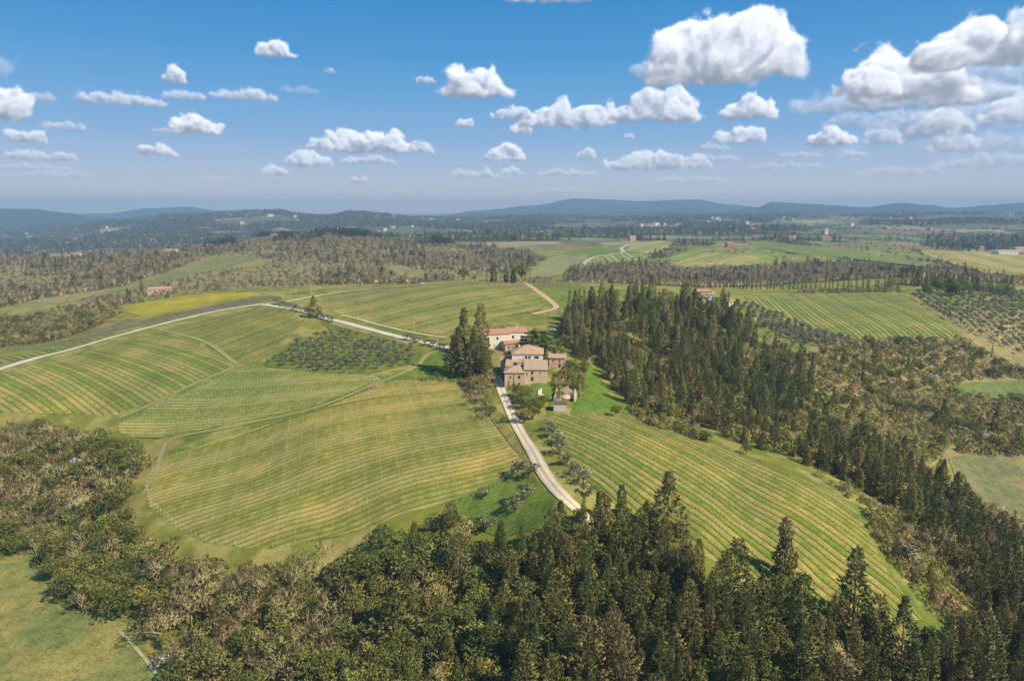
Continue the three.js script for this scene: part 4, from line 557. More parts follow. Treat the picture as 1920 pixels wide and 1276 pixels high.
{ const o = atDist(1062, 272), m = house('ruin', o, -.2, 'roofless stone ruin overgrown with brush between lawn and conifers', 'ruin'); part(m, 'wall', jag(8, 4.2, .6, 4), MAT.stone2, [0, 0, -4]); const a = part(m, 'wall', jag(7, 3.2, .6, 3), MAT.stone, [-4, 0, 0]); a.rotation.y = Math.PI / 2; const b = part(m, 'wall', jag(7, 3.6, .6, 6), MAT.stone2, [4, 0, -.5]); b.rotation.y = Math.PI / 2; part(m, 'wall', jag(3, 3.0, .6, 5), MAT.plaster, [-3, 0, 3.6]); part(m, 'rubble', uvBox(new THREE.DodecahedronGeometry(2.6, 2).scale(1.1, .4, 1)), MAT.stone2, [.3, .5, -1]); add(m); }
{ const o = ground(1086, 733), m = house('ruined_pillar', o, .2, 'lone pale masonry pillar in the brush right of the ruin', 'pillar'); part(m, 'shaft', box(.8, 3.2, .8, 2), MAT.plaster, [0, 1.2, 0]); part(m, 'cap', box(1, .3, 1, 2), MAT.stone2, [0, 2.95, 0]); add(m); }
// houses far off: [u, v, metres ahead or 0, width, depth, height, wall, roof, turn, label]
const FARHOUSE = [
  [301, 550, 0, 22, 10, 5, 'pink', 'tile3', .3, 'long low pinkish farmhouse beside a dark cypress on the left hillside'], [395, 466, 0, 20, 14, 11, 'ochre', 'tile3', .2, 'tall orange house among dark conifers on the left ridge'], [320, 476, 0, 26, 12, 8, 'white', 'tile3', 0, 'white house with brown roof below the left ridge'], [112, 483, 0, 34, 10, 5, 'pink', 'tile3', .1, 'long pale farm building left of two far cypresses'], [143, 482, 0, 22, 11, 7, 'pink', 'tile3', -.1, 'pinkish house between two cypresses on the left skyline'],
  [525, 453, 1850, 18, 12, 9, 'plaster', 'tile3', .4, 'small cream house at the edge of the ridge conifers'], [611, 441, 1900, 16, 12, 13, 'white', 'tile3', .2, 'white house on top of the wooded ridge'], [704, 449, 1750, 16, 10, 7, 'plaster', 'tile3', 0, 'small pale house below the ridge top conifers'],
  [1180, 446, 1900, 22, 14, 16, 'ochre', 'tile3', .2, 'tall orange farmhouse at the top of the winding lane'], [1358, 464, 1560, 20, 12, 12, 'red', 'tile3', .3, 'large red house among trees on the distant hill'], [1370, 466, 1540, 16, 12, 9, 'pink', 'tile3', -.2, 'pink house beside the large red hill house'], [1087, 508, 1060, 8, 7, 5, 'red', 'tile3', .2, 'tiny orange red house at the foot of the winding lane'], [1385, 445, 1900, 14, 10, 8, 'white', 'tile3', 0, 'small white house on the hill beyond the red house'],
  [1312, 541, 575, 11, 8, 4.5, 'brick', 'tile3', .1, 'orange roofed house at the top of the cypress wood'], [1329, 546, 560, 6, 5, 5, 'white', 'tile', -.1, 'small white walled building beside the orange roofed house'], [1364, 572, 0, 7, 5, 3.4, 'plaster', 'tile', .5, 'small cream hut above the olive slope'],
  [1472, 446, 1900, 26, 14, 12, 'ochre', 'tile3', .1, 'orange villa among conifers on the right hilltop'], [1535, 443, 1900, 30, 14, 12, 'pink', 'tile3', -.2, 'large pink villa among conifers on the right hilltop'], [1865, 474, 1600, 60, 30, 11, 'white', 'tile', .05, 'large pale industrial building on the right distant slope'], [1890, 467, 1700, 44, 20, 13, 'pink', 'tile3', .2, 'orange roofed building behind the pale industrial one'], [1908, 474, 1600, 26, 14, 9, 'white', 'tile3', -.2, 'white house right of the pale industrial building'], [1820, 463, 1750, 18, 10, 9, 'ochre', 'tile3', 0, 'yellow house among conifers left of the industrial building'], [1756, 529, 740, 7, 5, 4, 'white', 'tile', .3, 'tiny white house among the conifers behind the olive hill'], [1885, 620, 0, 7, 5, 3.5, 'ochre', 'tile', .2, 'small ochre hut in brush below the olive hill'],
];
function farHouse(name, at, [w, d, h], wm, rm, turn, label, category, y = 0) {
  if (-at.z > 1450) { w *= .78; d *= .78; h *= .8; } const o = house(name, at, turn, label, category, y); part(o, 'wall', box(w, h + 3, d, 6), MAT[wm], [0, h / 2 - 1.5, 0]); const W = w / 2 + .4, D = d / 2 + .5, r = Math.min(2.6, d * .18);
  slab(o, [[-W, h - .1, D], [W, h - .1, D], [W, h + r, 0], [-W, h + r, 0]], MAT[rm], .25); slab(o, [[-W, h - .1, -D], [W, h - .1, -D], [W, h + r, 0], [-W, h + r, 0]], MAT[rm], .25);
  for (const s of [-1, 1]) { const sh = new THREE.Shape([new THREE.Vector2(-d / 2, 0), new THREE.Vector2(d / 2, 0), new THREE.Vector2(0, r - .2)]); const m = part(o, 'gable', uvBox(new THREE.ExtrudeGeometry(sh, { depth: .3, bevelEnabled: false }).translate(0, 0, -.15)), MAT[wm], [s * (w / 2 - .16), h + .002, 0]); m.rotation.y = Math.PI / 2; }
  const n = Math.max(2, Math.round(w / 4.5)), fl = h > 6 ? 2 : 1; for (let f = 0; f < fl; f++) for (let i = 0; i < n; i++) part(o, 'window', new THREE.BoxGeometry(1.1, 1.5, .2), MAT.pane, [(i + .5 - n / 2) * w / n, h * (f + .52) / fl, d / 2 + .02]);
  part(o, 'chimney', box(.9, 1.8, .9, 2), MAT[wm], [w * .2, h + r + .2, d * .1]); return o;
}
for (const [u, v, A, w, d, h, wm, rm, turn, label] of FARHOUSE) add(farHouse('house', A ? atDist(u, A) : ground(u, v, 2400), [w, d, h], wm, rm, turn, label, 'house'));
{ // hamlets and farms beyond, too far to show more than walls and roof
  const R = rng(41), spots = []; for (let i = 0; i < 34; i++) spots.push([1192 + 78 * R(), 3300 + 500 * R(), 0]); for (let i = 0; i < 26; i++) spots.push([1140 + 200 * R(), 4300 + 800 * R(), 1]); for (let i = 0; i < 40; i++) spots.push([380 + 560 * R(), 3000 + 2200 * R(), 2]); for (let i = 0; i < 46; i++) spots.push([1380 + 540 * R(), 2400 + 2900 * R(), 3]); for (let i = 0; i < 14; i++) spots.push([20 + 340 * R(), 3200 + 1500 * R(), 4]); for (let i = 0; i < 12; i++) spots.push([1640 + 130 * R(), 4900 + 250 * R(), 5]); for (let i = 0; i < 9; i++) spots.push([440 + 60 * R(), 4500 + 300 * R(), 6]);
  const G = [['far hamlet house with pinkish roof in the cluster beyond the winding lane', 'houses of the far hamlet'], ['tiny pale house scattered behind the far hamlet', 'houses behind the far hamlet'], ['tiny pale house dotted on the blue wooded hills', 'houses on the blue hills'], ['tiny pale farmhouse in the hazy patchwork country at right', 'farmhouses in the right patchwork'], ['tiny pale house in the hazy valley at far left', 'houses in the left valley'], ['tiny pale house of the village on the right skyline', 'houses of the right skyline village'], ['tiny pale house in the cluster on the blue hill shoulder', 'houses on the blue hill shoulder']];
  const made = ['white', 'plaster', 'pink', 'ochre', 'white'].map((m, i) => { const o = new THREE.Group(), w = 14 + i * 2, d = 10, h = 7 + (i % 3) * 1.5; part(o, 'wall', box(w, h + 4, d, 6), MAT[m], [0, h / 2 - 2, 0]); const W = w / 2 + .4, D = d / 2 + .5; slab(o, [[-W, h - .1, D], [W, h - .1, D], [W, h + 2, 0], [-W, h + 2, 0]], MAT.tile3, .25); slab(o, [[-W, h - .1, -D], [W, h - .1, -D], [W, h + 2, 0], [-W, h + 2, 0]], MAT.tile3, .25); return o; });
  for (const [u, A, g] of spots) { const p = atDist(u, A), o = made[Math.floor(R() * 5)].clone(), k = .9 + .7 * R(); o.name = numbered('distant_house'); o.scale.set(k, k, k); o.position.set(p.x, heightAt(p.x, p.z), p.z); o.rotation.y = R() * 3; tag(o, G[g][0], 'house', G[g][1]); add(o); }
}
// ---------------------------------------------------------------- poles and the car
function pole(u, v, A, h, label) { const p = A ? atDist(u, A) : ground(u, v, 700), o = new THREE.Group(); o.name = numbered('utility_pole'); o.position.set(p.x, heightAt(p.x, p.z), p.z); part(o, 'shaft', new THREE.CylinderGeometry(.11, .19, h + 1, 8), MAT.pole, [0, h / 2 - .5, 0]); const c = part(o, 'crossarm', new THREE.BoxGeometry(1.2, .1, .1), MAT.iron, [0, h - .5, 0]); for (const s of [-1, 0, 1]) part(c, 'insulator', new THREE.CylinderGeometry(.05, .07, .2, 6), MAT.pole, [s * .5, .15, 0]); tag(o, label, 'utility pole'); add(o); return o.position.clone().setY(o.position.y + h - .4); }
const poles = [[672, 606, 0, 9.5, 'pale utility pole at the near edge of the domed vineyard, left one'], [777, 627, 0, 9, 'pale utility pole at the near edge of the domed vineyard, nearer the cypresses'], [820, 651, 0, 6.5, 'thin pole at the road bend before the big cypresses'], [896, 709, 0, 10.5, 'pale utility pole beside the road left of the stone farmhouse'], [531, 568, 0, 11, 'double pale utility pole at the road fork'], [584, 552, 0, 9.5, 'pale utility pole behind the lone roadside cypress'], [594, 539, 600, 8, 'thin pole farther behind the road fork'], [555, 551, 0, 7, 'short pole between the road fork and hilltop'], [670, 535, 610, 12, 'tall thin pole on the hilltop skyline left of the car'], [129, 628, 0, 6, 'short pole at the brush edge above the left road']].map((p) => pole(...p));
{ const cable = (a, b) => { const pts = [...Array(13)].map((_, i) => { const t = i / 12; return a.clone().lerp(b, t).setY(lerp(a.y, b.y, t) - 5 * t * (1 - t)); }); return new THREE.TubeGeometry(new THREE.CatmullRomCurve3(pts), 24, .018, 3); }; const m = new THREE.Mesh(mergeGeometries([cable(poles[4], poles[0]), cable(poles[0], poles[1]), cable(poles[1], poles[2]), cable(poles[2], poles[3])]), MAT.iron); m.name = numbered('power_line'); tag(m, 'thin dark power line strung between the pale poles along the road', 'power line'); add(m); }
{ const p = ground(793, 534, 640), c = new THREE.Group(); c.name = numbered('parked_car'); c.position.set(p.x, heightAt(p.x, p.z) + .3, p.z); c.rotation.y = .12; tag(c, 'small pale cream car parked on the hilltop road', 'car');
  const prof = new THREE.Shape(); prof.moveTo(-2.1, .35); prof.lineTo(2.1, .35); prof.lineTo(2.15, .8); prof.lineTo(1.2, .95); prof.lineTo(.6, 1.5); prof.lineTo(-1.4, 1.52); prof.lineTo(-2.05, .95); prof.closePath();
  part(c, 'body', new THREE.ExtrudeGeometry(prof, { depth: 1.6, bevelEnabled: true, bevelSize: .06, bevelThickness: .06, bevelSegments: 2 }).translate(0, 0, -.8), new THREE.MeshPhysicalMaterial({ color: rgb(.80, .74, .56), roughness: .35, clearcoat: 1 }));
  for (const s of [-1, 1]) { part(c, 'window', new THREE.BoxGeometry(1.7, .38, .04), MAT.pane, [-.4, 1.22, s * .87]); for (const x of [-1.3, 1.3]) { const w = part(c, 'wheel', new THREE.CylinderGeometry(.32, .32, .2, 14), MAT.iron, [x, .32, s * .8]); w.rotation.x = Math.PI / 2; } } add(c);
  for (const [u, A, turn, label] of [[999, 420, .4, 'pale car parked in the yard behind the villa, left one'], [1037, 424, -.3, 'pale car parked in the yard behind the villa by the wooded hill']]) { const k = c.clone(), q = atDist(u, A); k.name = numbered('parked_car_'.slice(0, -1)); k.position.set(q.x, heightAt(q.x, q.z) + .05, q.z); k.rotation.y = turn; tag(k, label, 'car'); add(k); } }

// ---------------------------------------------------------------- woods, groves and single trees
const spots = [];                                                      // every plant that grows wild: {kind, x, z, s, label, group}
const blocked = (x, z) => keepOut.some((p) => within(p, x, z));
keepOut.push(zone([[925, 730], [945, 640], [1012, 640], [1034, 690], [1032, 720], [990, 732]], 400), zone([[900, 650], [900, 630], [985, 620], [985, 648]], 400), zone([[1024, 682], [1030, 655], [1064, 655], [1066, 682]], 400));
function sow(poly, gap, pick, o = {}) {                                 // scatter plants over a zone, not on fields or roads
  const R = rng(o.seed ?? 1), b = poly.box; let n = 0;
  for (let x = b.x0; x < b.x1; x += gap) for (let z = b.z0; z < b.z1; z += gap) {
    const px = x + R() * gap, pz = z + R() * gap, r1 = R(), r2 = R(); if (!inPoly(poly, px, pz)) continue; const A = -pz, s = px / A; if (Math.abs(s) > .98) continue; if (!o.free && blocked(px, pz)) continue;
    const k = pick(fbm2(px / 22 + 3, pz / 22, 3), r1, A, px, pz, r2); if (!k) continue; spots.push({ kind: k[0], x: px, z: pz, s: (k[1] ?? 1) * (.78 + .5 * r2), label: o.label, group: o.group }); n++;
  }
  return n;
}
const mixed = (n, r) => n < .42 ? (r < .60 ? ['bare'] : r < .76 ? ['shrub', 1.3] : r < .84 ? ['oak', .75] : r < .97 ? ['fresh', .7] : ['blossom']) : n < .56 ? (r < .52 ? ['bare', .95] : r < .60 ? ['oak', .85] : r < .74 ? ['fresh', .75] : r < .96 ? ['shrub', 1.3] : ['blossom']) : (r < .28 ? ['oak', .74] : r < .56 ? ['fresh', .74] : r < .82 ? ['bare', .85] : ['shrub', 1.4]);
// lower left: mixed wood of bare trees, oaks and budding trees
sow(zone([[-260, 828], [0, 823], [60, 816], [130, 820], [195, 826], [212, 846], [240, 858], [280, 866], [242, 925], [238, 968], [282, 1030], [390, 1072], [500, 1090], [560, 1094], [640, 1075], [660, 1380], [312, 1380], [292, 1240], [268, 1188], [248, 1165], [170, 1155], [110, 1132], [85, 1080], [80, 1045], [-260, 1050]]), 3.9, mixed, { seed: 11, label: 'tree or bush in the mixed wood left of the large vineyard', group: 'plants of the mixed wood left of the large vineyard' });
// bottom middle
sow(zone([[640, 1078], [740, 1038], [830, 1010], [870, 1030], [930, 1055], [1000, 1050], [1030, 1080], [1000, 1380], [660, 1380]]), 3.8, (n, r, A, x, z) => { const c = smooth(-30, 12, x); return r < c * .5 ? ['conifer', .8] : n < .46 ? (r < .6 ? ['bare', .85] : r < .8 ? ['oak', .75] : ['fresh', .75]) : n < .56 ? (r < .7 ? ['fresh', .85] : r < .85 ? ['oak', .8] : ['bare', .8]) : r < .5 ? ['oak', .85] : r < .8 ? ['fresh', .85] : ['bare', .8]; }, { seed: 12, label: 'tree in the wood at the bottom middle below the large vineyard', group: 'trees of the wood at the bottom middle' });
// dense conifers lower right
const conFront = (n, r) => r < .07 ? ['bare', .8] : r < .13 ? ['cypress', .95] : r < .23 ? ['oak', .8] : r < .28 ? ['fresh', .7] : ['conifer', r < .6 ? .68 : .84];
sow(zone([[1000, 1056], [1055, 1015], [1085, 990], [1130, 998], [1200, 1012], [1250, 1042], [1340, 1115], [1440, 1138], [1530, 1178], [1640, 1225], [1760, 1255], [1810, 1215], [1870, 1180], [2200, 1150], [2200, 1420], [1000, 1420]]), 4.1, conFront, { seed: 13, label: 'tall dark conifer in the dense wood below the bold striped vineyard', group: 'conifers of the dense lower right wood' });
// conifers down the right side of the striped vineyard
sow(zone([[1500, 868], [1560, 895], [1640, 935], [1700, 985], [1760, 1060], [1830, 1140], [1900, 1180], [2100, 1200], [2100, 1070], [1960, 1060], [1860, 1010], [1790, 940], [1720, 888], [1620, 852], [1540, 845]]), 4.6, (n, r) => r < .64 ? ['conifer', r < .3 ? .65 : .85] : r < .8 ? ['bare', 1] : r < .9 ? ['oak', .8] : ['cypress'], { seed: 14, label: 'dark conifer along the right edge of the bold striped vineyard', group: 'conifers right of the striped vineyard' });
// the cypress wood behind the farm
sow(zone([[1056, 652], [1050, 622], [1062, 600], [1110, 584], [1220, 577], [1320, 578], [1362, 592], [1390, 620], [1430, 660], [1500, 700], [1520, 745], [1500, 800], [1440, 818], [1360, 812], [1300, 800], [1240, 785], [1180, 760], [1150, 735], [1128, 695], [1090, 672]]), 5.0, (n, r, A, x, z) => { const e = smooth(.30, .44, x / A); if (fbm2(x / 14 + 50, z / 14, 2) > .66) return r < .4 ? ['fresh', .7] : r < .7 ? ['bare', .7] : null; const tall = lerp(1, 1.32, smooth(390, 450, A)); return r < .60 - .36 * e ? ['conifer', (r < .25 ? .62 : .82) * tall] : r < .66 - .1 * e ? ['cypress', 1.05] : r < .80 + .06 * e ? ['bare', .95] : r < .88 + .03 * e ? ['oak', .8] : ['fresh', .8]; }, { seed: 15, label: 'dark conifer on the wooded hill right of the farmhouse', group: 'trees of the wooded hill right of the farmhouse' });
// scrubby hillside right
sow(zone([[1400, 640], [1440, 650], [1500, 672], [1560, 664], [1600, 640], [1720, 640], [1800, 640], [1900, 690], [2200, 700], [2200, 880], [1930, 862], [1780, 850], [1720, 885], [1640, 875], [1500, 868], [1400, 835], [1340, 818], [1500, 790], [1510, 740], [1450, 680]]), 4.9, (n, r, A, x, z, q) => q < .34 * smooth(.52, .40, x / A) ? ['conifer', .5 + .3 * r] : n < .42 ? (r < .28 ? ['bare', .6] : r < .86 ? ['shrub', 1.2] : ['fresh', .5]) : n < .56 ? (r < .74 ? ['shrub', 1.25] : r < .86 ? ['fresh', .55] : r < .98 ? ['bare', .6] : ['blossom', .8]) : (r < .30 ? ['oak', .6] : r < .6 ? ['fresh', .6] : r < .66 ? ['cypress', .6] : r < .72 ? ['conifer', .6] : ['shrub', 1.3]), { seed: 16, label: 'bush or small tree on the scrubby slope at right', group: 'plants of the scrubby right slope' });
// tree belt right bottom between meadow and conifers
sow(zone([[1790, 905], [1840, 955], [1900, 990], [2100, 1030], [2100, 1075], [1960, 1062], [1860, 1012], [1800, 950]]), 5, (n, r) => r < .7 ? ['bare', .95] : r < .85 ? ['shrub'] : ['conifer', .7], { seed: 17, label: 'bare tree at the edge of the low right meadow', group: 'bare trees by the low right meadow' });
// olives
const grove = (poly, gap, turn, size, o) => { const R = rng(o.seed), b = poly.box, cx = (b.x0 + b.x1) / 2, cz = (b.z0 + b.z1) / 2, c = Math.cos(turn), s = Math.sin(turn), m = 150; for (let i = -m; i <= m; i++) for (let j = -m; j <= m; j++) { const a = i * gap, q = j * gap, x = cx + a * c - q * s + (R() - .5) * gap * .25, z = cz + a * s + q * c + (R() - .5) * gap * .25, r1 = R(), r2 = R(); if (inPoly(poly, x, z) && r1 > .06 && !(o.avoid && blocked(x, z))) spots.push({ kind: 'olive', x, z, s: size * (.75 + .5 * r2), label: o.label, group: o.group }); } };
grove(zone([[610, 630], [640, 620], [700, 640], [760, 654], [785, 665], [768, 684], [690, 699], [600, 697], [500, 682], [545, 648]]), 6.2, .18, .86, { seed: 21, label: 'grey green olive tree in the grove between road and vineyards', group: 'olive trees of the grove by the road' });
grove(zone([[1378, 572], [1410, 570], [1470, 598], [1540, 626], [1600, 640], [1560, 660], [1480, 636], [1420, 612]]), 5.0, .4, 1.0, { seed: 22, avoid: true, label: 'grey olive tree on the slope below the far diagonal vineyard', group: 'olive trees below the diagonal vineyard' });
grove(zone([[1712, 556], [1730, 546], [1800, 545], [2100, 548], [2100, 690], [1910, 668], [1816, 626], [1770, 596]]), 7.0, .3, .95, { seed: 23, label: 'olive tree in the large grove at the right edge', group: 'olive trees of the right edge grove' });
// woods beyond the hilltop, mostly leafless
const beyond = (n, r) => r < .72 + (n < .5 ? .12 : -.1) ? ['farbare', .85] : r < .94 ? ['fargreen', .75] : ['farcon', .7];
sow(zoneA([[1055, 800], [1060, 1060], [1110, 1120], [1180, 1190], [1250, 1190], [1300, 1130], [1420, 1150], [1500, 1260], [1620, 1260], [1700, 1130], [1790, 1120], [1920, 1080], [2300, 1080], [2300, 790], [1700, 790], [1500, 800], [1300, 700]]), 5.8, beyond, { seed: 31, far: true });
sow(zoneA([[-420, 600], [-420, 2100], [300, 2000], [640, 1980], [860, 1700], [985, 1500], [1040, 1250], [1000, 1040], [1060, 860], [960, 720], [700, 690], [560, 640], [470, 660], [380, 640], [200, 590]]), 6.4, (n, r, A, x, z) => { const w = fbm2(x / 130 + 2, z / 130, 3); if (w < .51) return r < .24 ? ['fargreen', .42] : r < .52 ? ['farbare', .42] : null; const ridge = smooth(1550, 1700, A) * smooth(-.48, -.36, x / A) * smooth(.40, .52, fbm2(x / 70 + 9, z / 90, 3)); return r < ridge * .75 ? ['farcon', 1] : r < .40 + (n < .5 ? .26 : 0) ? ['farbare', .85] : r < .96 ? ['fargreen', .68] : ['farcon', .75]; }, { seed: 32, far: true });
sow(zoneA([[-420, 480], [-420, 640], [200, 600], [240, 560], [180, 500], [100, 460], [60, 440], [-100, 420], [-300, 420]]), 4.6, (n, r) => r < .62 ? ['bare', .75] : r < .72 ? ['oak', .7] : r < .9 ? ['shrub', 1.3] : ['fresh', .6], { seed: 33, label: 'bare tree or bush in the scrub above the left road', group: 'plants of the scrub above the left road' });
sow(zoneA([[1150, 1250], [1200, 1900], [1350, 2050], [1600, 2050], [1900, 1900], [2200, 1800], [2200, 1150], [1800, 1150], [1400, 1250]]), 11, (n, r, A, x, z) => { const w = fbm2(x / 110 + 12, z / 110, 3); return w > .57 ? (r < .5 ? ['fargreen', .8] : r < .8 ? ['farbare', .9] : ['farcon', .8]) : r < .03 ? ['fargreen', .7] : null; }, { seed: 34, far: true });
sow(zoneA([[-420, 2000], [-420, 5600], [2340, 5600], [2340, 2000]]), 21, (n, r, A, x, z) => woodAmount(x, z, A, x / A) > .5 ? (r < .25 ? ['farbare', 1.9] : r < .8 ? ['fargreen', 1.9] : ['farcon', 1.3]) : r < .045 ? ['fargreen', 1.2] : null, { seed: 35, far: true, free: true });

// ---- single trees that the photograph sets apart
function tree(kind, variant, p, height, spread, turn, label, group) {   // one tree: a group at its foot holding trunk and crown
  const K = KIND[kind], g = K.v[variant % K.v.length], o = new THREE.Group(); o.name = numbered(K.name); g.h ??= (() => { g.crown.computeBoundingBox(); return g.crown.boundingBox.max.y; })();
  if (g.trunk) { const t = new THREE.Mesh(g.trunk, barkMat); t.name = 'trunk'; o.add(t); } const c = new THREE.Mesh(g.crown, leafMat); c.name = kind === 'bare' ? 'branches' : 'crown'; o.add(c);
  const k = height / g.h; o.scale.set(k * spread, k, k * spread); o.position.set(p.x, heightAt(p.x, p.z) - .1, p.z); o.rotation.set(Math.sin(p.x * 7.1) * .045, turn, Math.cos(p.z * 5.3) * .045); tag(o, label, K.cat, group); return add(o);
}
const solo = (kind, v, u, A, h, spread, label, group) => tree(kind, v, atDist(u, A), h, spread, u * .37, label, group);
const bigGroup = 'great cypresses beside the farm road';
solo('conifer', 1, 874, 322, 33, .95, 'tallest of the great dark cypresses beside the farm road'); solo('conifer', 4, 860, 318, 25, 1.3, 'broad great cypress at the left of the farm road clump'); solo('conifer', 7, 888, 314, 24, 1.15, 'great cypress in the middle front of the farm road clump'); solo('conifer', 0, 904, 316, 19, 1.3, 'lower great cypress nearest the villa wall'); solo('conifer', 3, 850, 324, 19, 1.2, 'shorter cypress at the far left of the farm road clump'); solo('conifer', 2, 903, 352, 29, .75, 'slender dark conifer standing behind the great cypresses'); solo('conifer', 5, 912, 308, 14, 1.2, 'lowest dark conifer at the right foot of the great cypress clump');
solo('conifer', 4, 590, 466, 15.5, 1.25, 'lone dark cypress on the verge of the pale road below the fork');
solo('cypress', 2, 273, 750, 17, 1.5, 'lone dark cypress beside the long low pinkish farmhouse');
solo('oak', 0, 870, 645, 12, 1.15, 'round dark tree at the left of the hilltop trees'); solo('cypress', 0, 849, 648, 5, 1.4, 'tiny dark cypress left of the round hilltop tree'); solo('conifer', 3, 926, 645, 20, 1.15, 'broad dark conifer, leftmost of the tall hilltop group'); solo('cypress', 3, 912, 646, 8, 1.2, 'small dark cypress just left of the broad hilltop conifer'); solo('cypress', 1, 949, 648, 17, 1.8, 'columnar dark cypress in the middle of the hilltop group'); solo('conifer', 6, 962, 644, 16, 1, 'dark conifer right of the columnar hilltop cypress'); solo('oak', 2, 978, 642, 20, .95, 'tall rounded dark pine, rightmost of the hilltop group'); solo('bare', 1, 895, 648, 8, 1, 'small bare tree between the round hilltop tree and the conifers');
for (const [u, A, h, l] of [[1298, 540, 7, 'dark tree before the orange roofed house, left one'], [1311, 536, 6, 'low dark tree right before the orange roofed house'], [1340, 540, 6, 'rounded tree right of the small white walled building']]) solo('oak', u, u, A, h, 1.2, l);
solo('conifer', 1, 1146, 462, 21, .9, 'tall conifer spire at the top left of the wooded hill'); solo('conifer', 3, 1188, 470, 22, 1, 'tallest dark conifer at the top middle of the wooded hill'); solo('conifer', 5, 1284, 470, 23, 1.25, 'broad tall conifer at the top right of the wooded hill');
// cedar and garden trees by the villa
KIND.cedar = { cat: 'cedar', name: 'cedar_tree', v: [0, 1].map((i) => { const R = rng(70 + i), t = new MB(), c = new MB(); limb(t, [0, -.5, 0], [0, 13, 0], .55, .12, 8, BARK); for (let k = 0; k < 26; k++) { const y = 3 + k * .42, a = k * 2.4 + R(), l = (8.6 - Math.abs(y - 5) * .62) * (.75 + .4 * R()), d = [Math.cos(a), .06, Math.sin(a)]; limb(t, [0, y, 0], [d[0] * l, y + .4, d[2] * l], .14, .03, 4, BARK); for (let q = 0; q < 75; q++) { const e = .25 + .8 * R(), w = (R() - .5) * l * .55 * e, x = d[0] * l * e - d[2] * w, z = d[2] * l * e + d[0] * w; blade(c, [x, y + .35 + (R() - .5) * .55, z], [d[0] + (R() - .5) * 1.2, .1 + (R() - .5) * .4, d[2] + (R() - .5) * 1.2], .42 + .35 * R(), .5, R, shade(i ? [.20, .24, .065] : [.115, .145, .060], .6 + .8 * R()), [0, 1, 0], .45); } } for (let q = 0; q < 60; q++) blade(c, [(R() - .5) * 2, 13 + R() * 1.2, (R() - .5) * 2], [R() - .5, .6, R() - .5], .5, .5, R, [.06, .078, .034], [0, 1, 0], .5); return { trunk: t.build(), crown: c.build() }; }) };
solo('cedar', 0, 1000, 350, 15, 1.25, 'wide layered dark cedar in front of the villa'); solo('cedar', 0, 1022, 358, 14, 1.1, 'layered dark cedar between the villa and the wooded hill'); solo('cedar', 1, 1048, 348, 11, .8, 'light green layered cedar at the foot of the wooded hill'); solo('oak', 3, 985, 362, 9, .9, 'dark rounded tree against the villa roof'); solo('fresh', 1, 1002, 400, 7, .8, 'small green tree behind the villa'); solo('bare', 2, 932, 405, 7, 1.2, 'leafless brownish tree behind the villa roof, left one'); solo('bare', 4, 945, 408, 7, 1.3, 'leafless brownish tree behind the villa roof, right one'); solo('bare', 0, 922, 344, 8, .8, 'bare brown tree between villa and stone farmhouse');
solo('oak', 1, 1072, 312, 10, 1, 'dark ivy covered tree right of the pinkish outbuilding'); solo('fresh', 4, 1076, 298, 8.5, 1, 'yellow green tree behind the ruin'); solo('oak', 2, 1096, 322, 9, .9, 'dark evergreen between the outbuilding and the wooded hill'); solo('fresh', 5, 1088, 284, 6.5, 1.1, 'green tree at the right of the ruin'); solo('bare', 3, 1102, 340, 10, 1.1, 'pale bare tree at the foot of the wooded hill behind the ruin'); solo('fresh', 2, 1050, 267, 5.5, .9, 'small bright green tree right behind the shed'); solo('cypress', 0, 963, 287, 6.5, .8, 'young green cypress at the farmhouse front wall');
for (const [u, A, h, l] of [[983, 272, 5, 'grey green bush before the farmhouse front, farthest'], [992, 266, 5.5, 'green bush between road and shed, middle left'], [1003, 260, 5, 'green bush nearest the shed'], [978, 262, 4.5, 'dark bush at the road edge below the farmhouse'], [990, 254, 4.5, 'bush at the lower end of the roadside clump'], [1020, 262, 4, 'green hedge bush left of the shed'], [968, 276, 4.4, 'dark bush against the farmhouse left corner'], [984, 247, 4.8, 'green bush at the lowest end of the clump beside the road'], [1000, 250, 4.4, 'dark bush below the lawn clump'], [1012, 256, 4.8, 'pale green bush between lawn clump and shed'], [976, 268, 5, 'leafy bush close to the road edge before the farmhouse']]) solo(h > 4.6 ? 'fresh' : 'oak', Math.round(u), u, A, h * 1.25, 1.25, l);
for (const [u, A, h, k, l] of [[892, 296, 8, 'bare', 'bare brownish tree at the foot of the great cypresses'], [905, 284, 8.5, 'bare', 'tawny budding tree left of the gravel road below the farmhouse'], [897, 272, 7, 'bare', 'tawny bare bush left of the gravel road'], [916, 300, 8, 'bare', 'brown bare tree over the shaded road beside the farmhouse'], [908, 262, 6, 'fresh', 'green bush left of the gravel road'], [918, 256, 5, 'oak', 'dark bush left of the gravel road, lowest of its clump'], [880, 300, 6, 'bare', 'bare bush at the top corner of the large vineyard'], [902, 290, 7, 'fresh', 'yellowish budding tree left of the road beside the farmhouse'], [886, 282, 5, 'bare', 'grey bare bush at the upper right edge of the large vineyard'], [912, 274, 6, 'bare', 'tawny bare tree at the left road edge, middle of the clump'], [900, 254, 4.5, 'bare', 'low bare bush at the bottom of the roadside clump'], [945, 248, 3.2, 'olive', 'small grey olive at the left edge of the gravel road']]) solo(k, Math.round(A), u, A, h, 1.3, l);
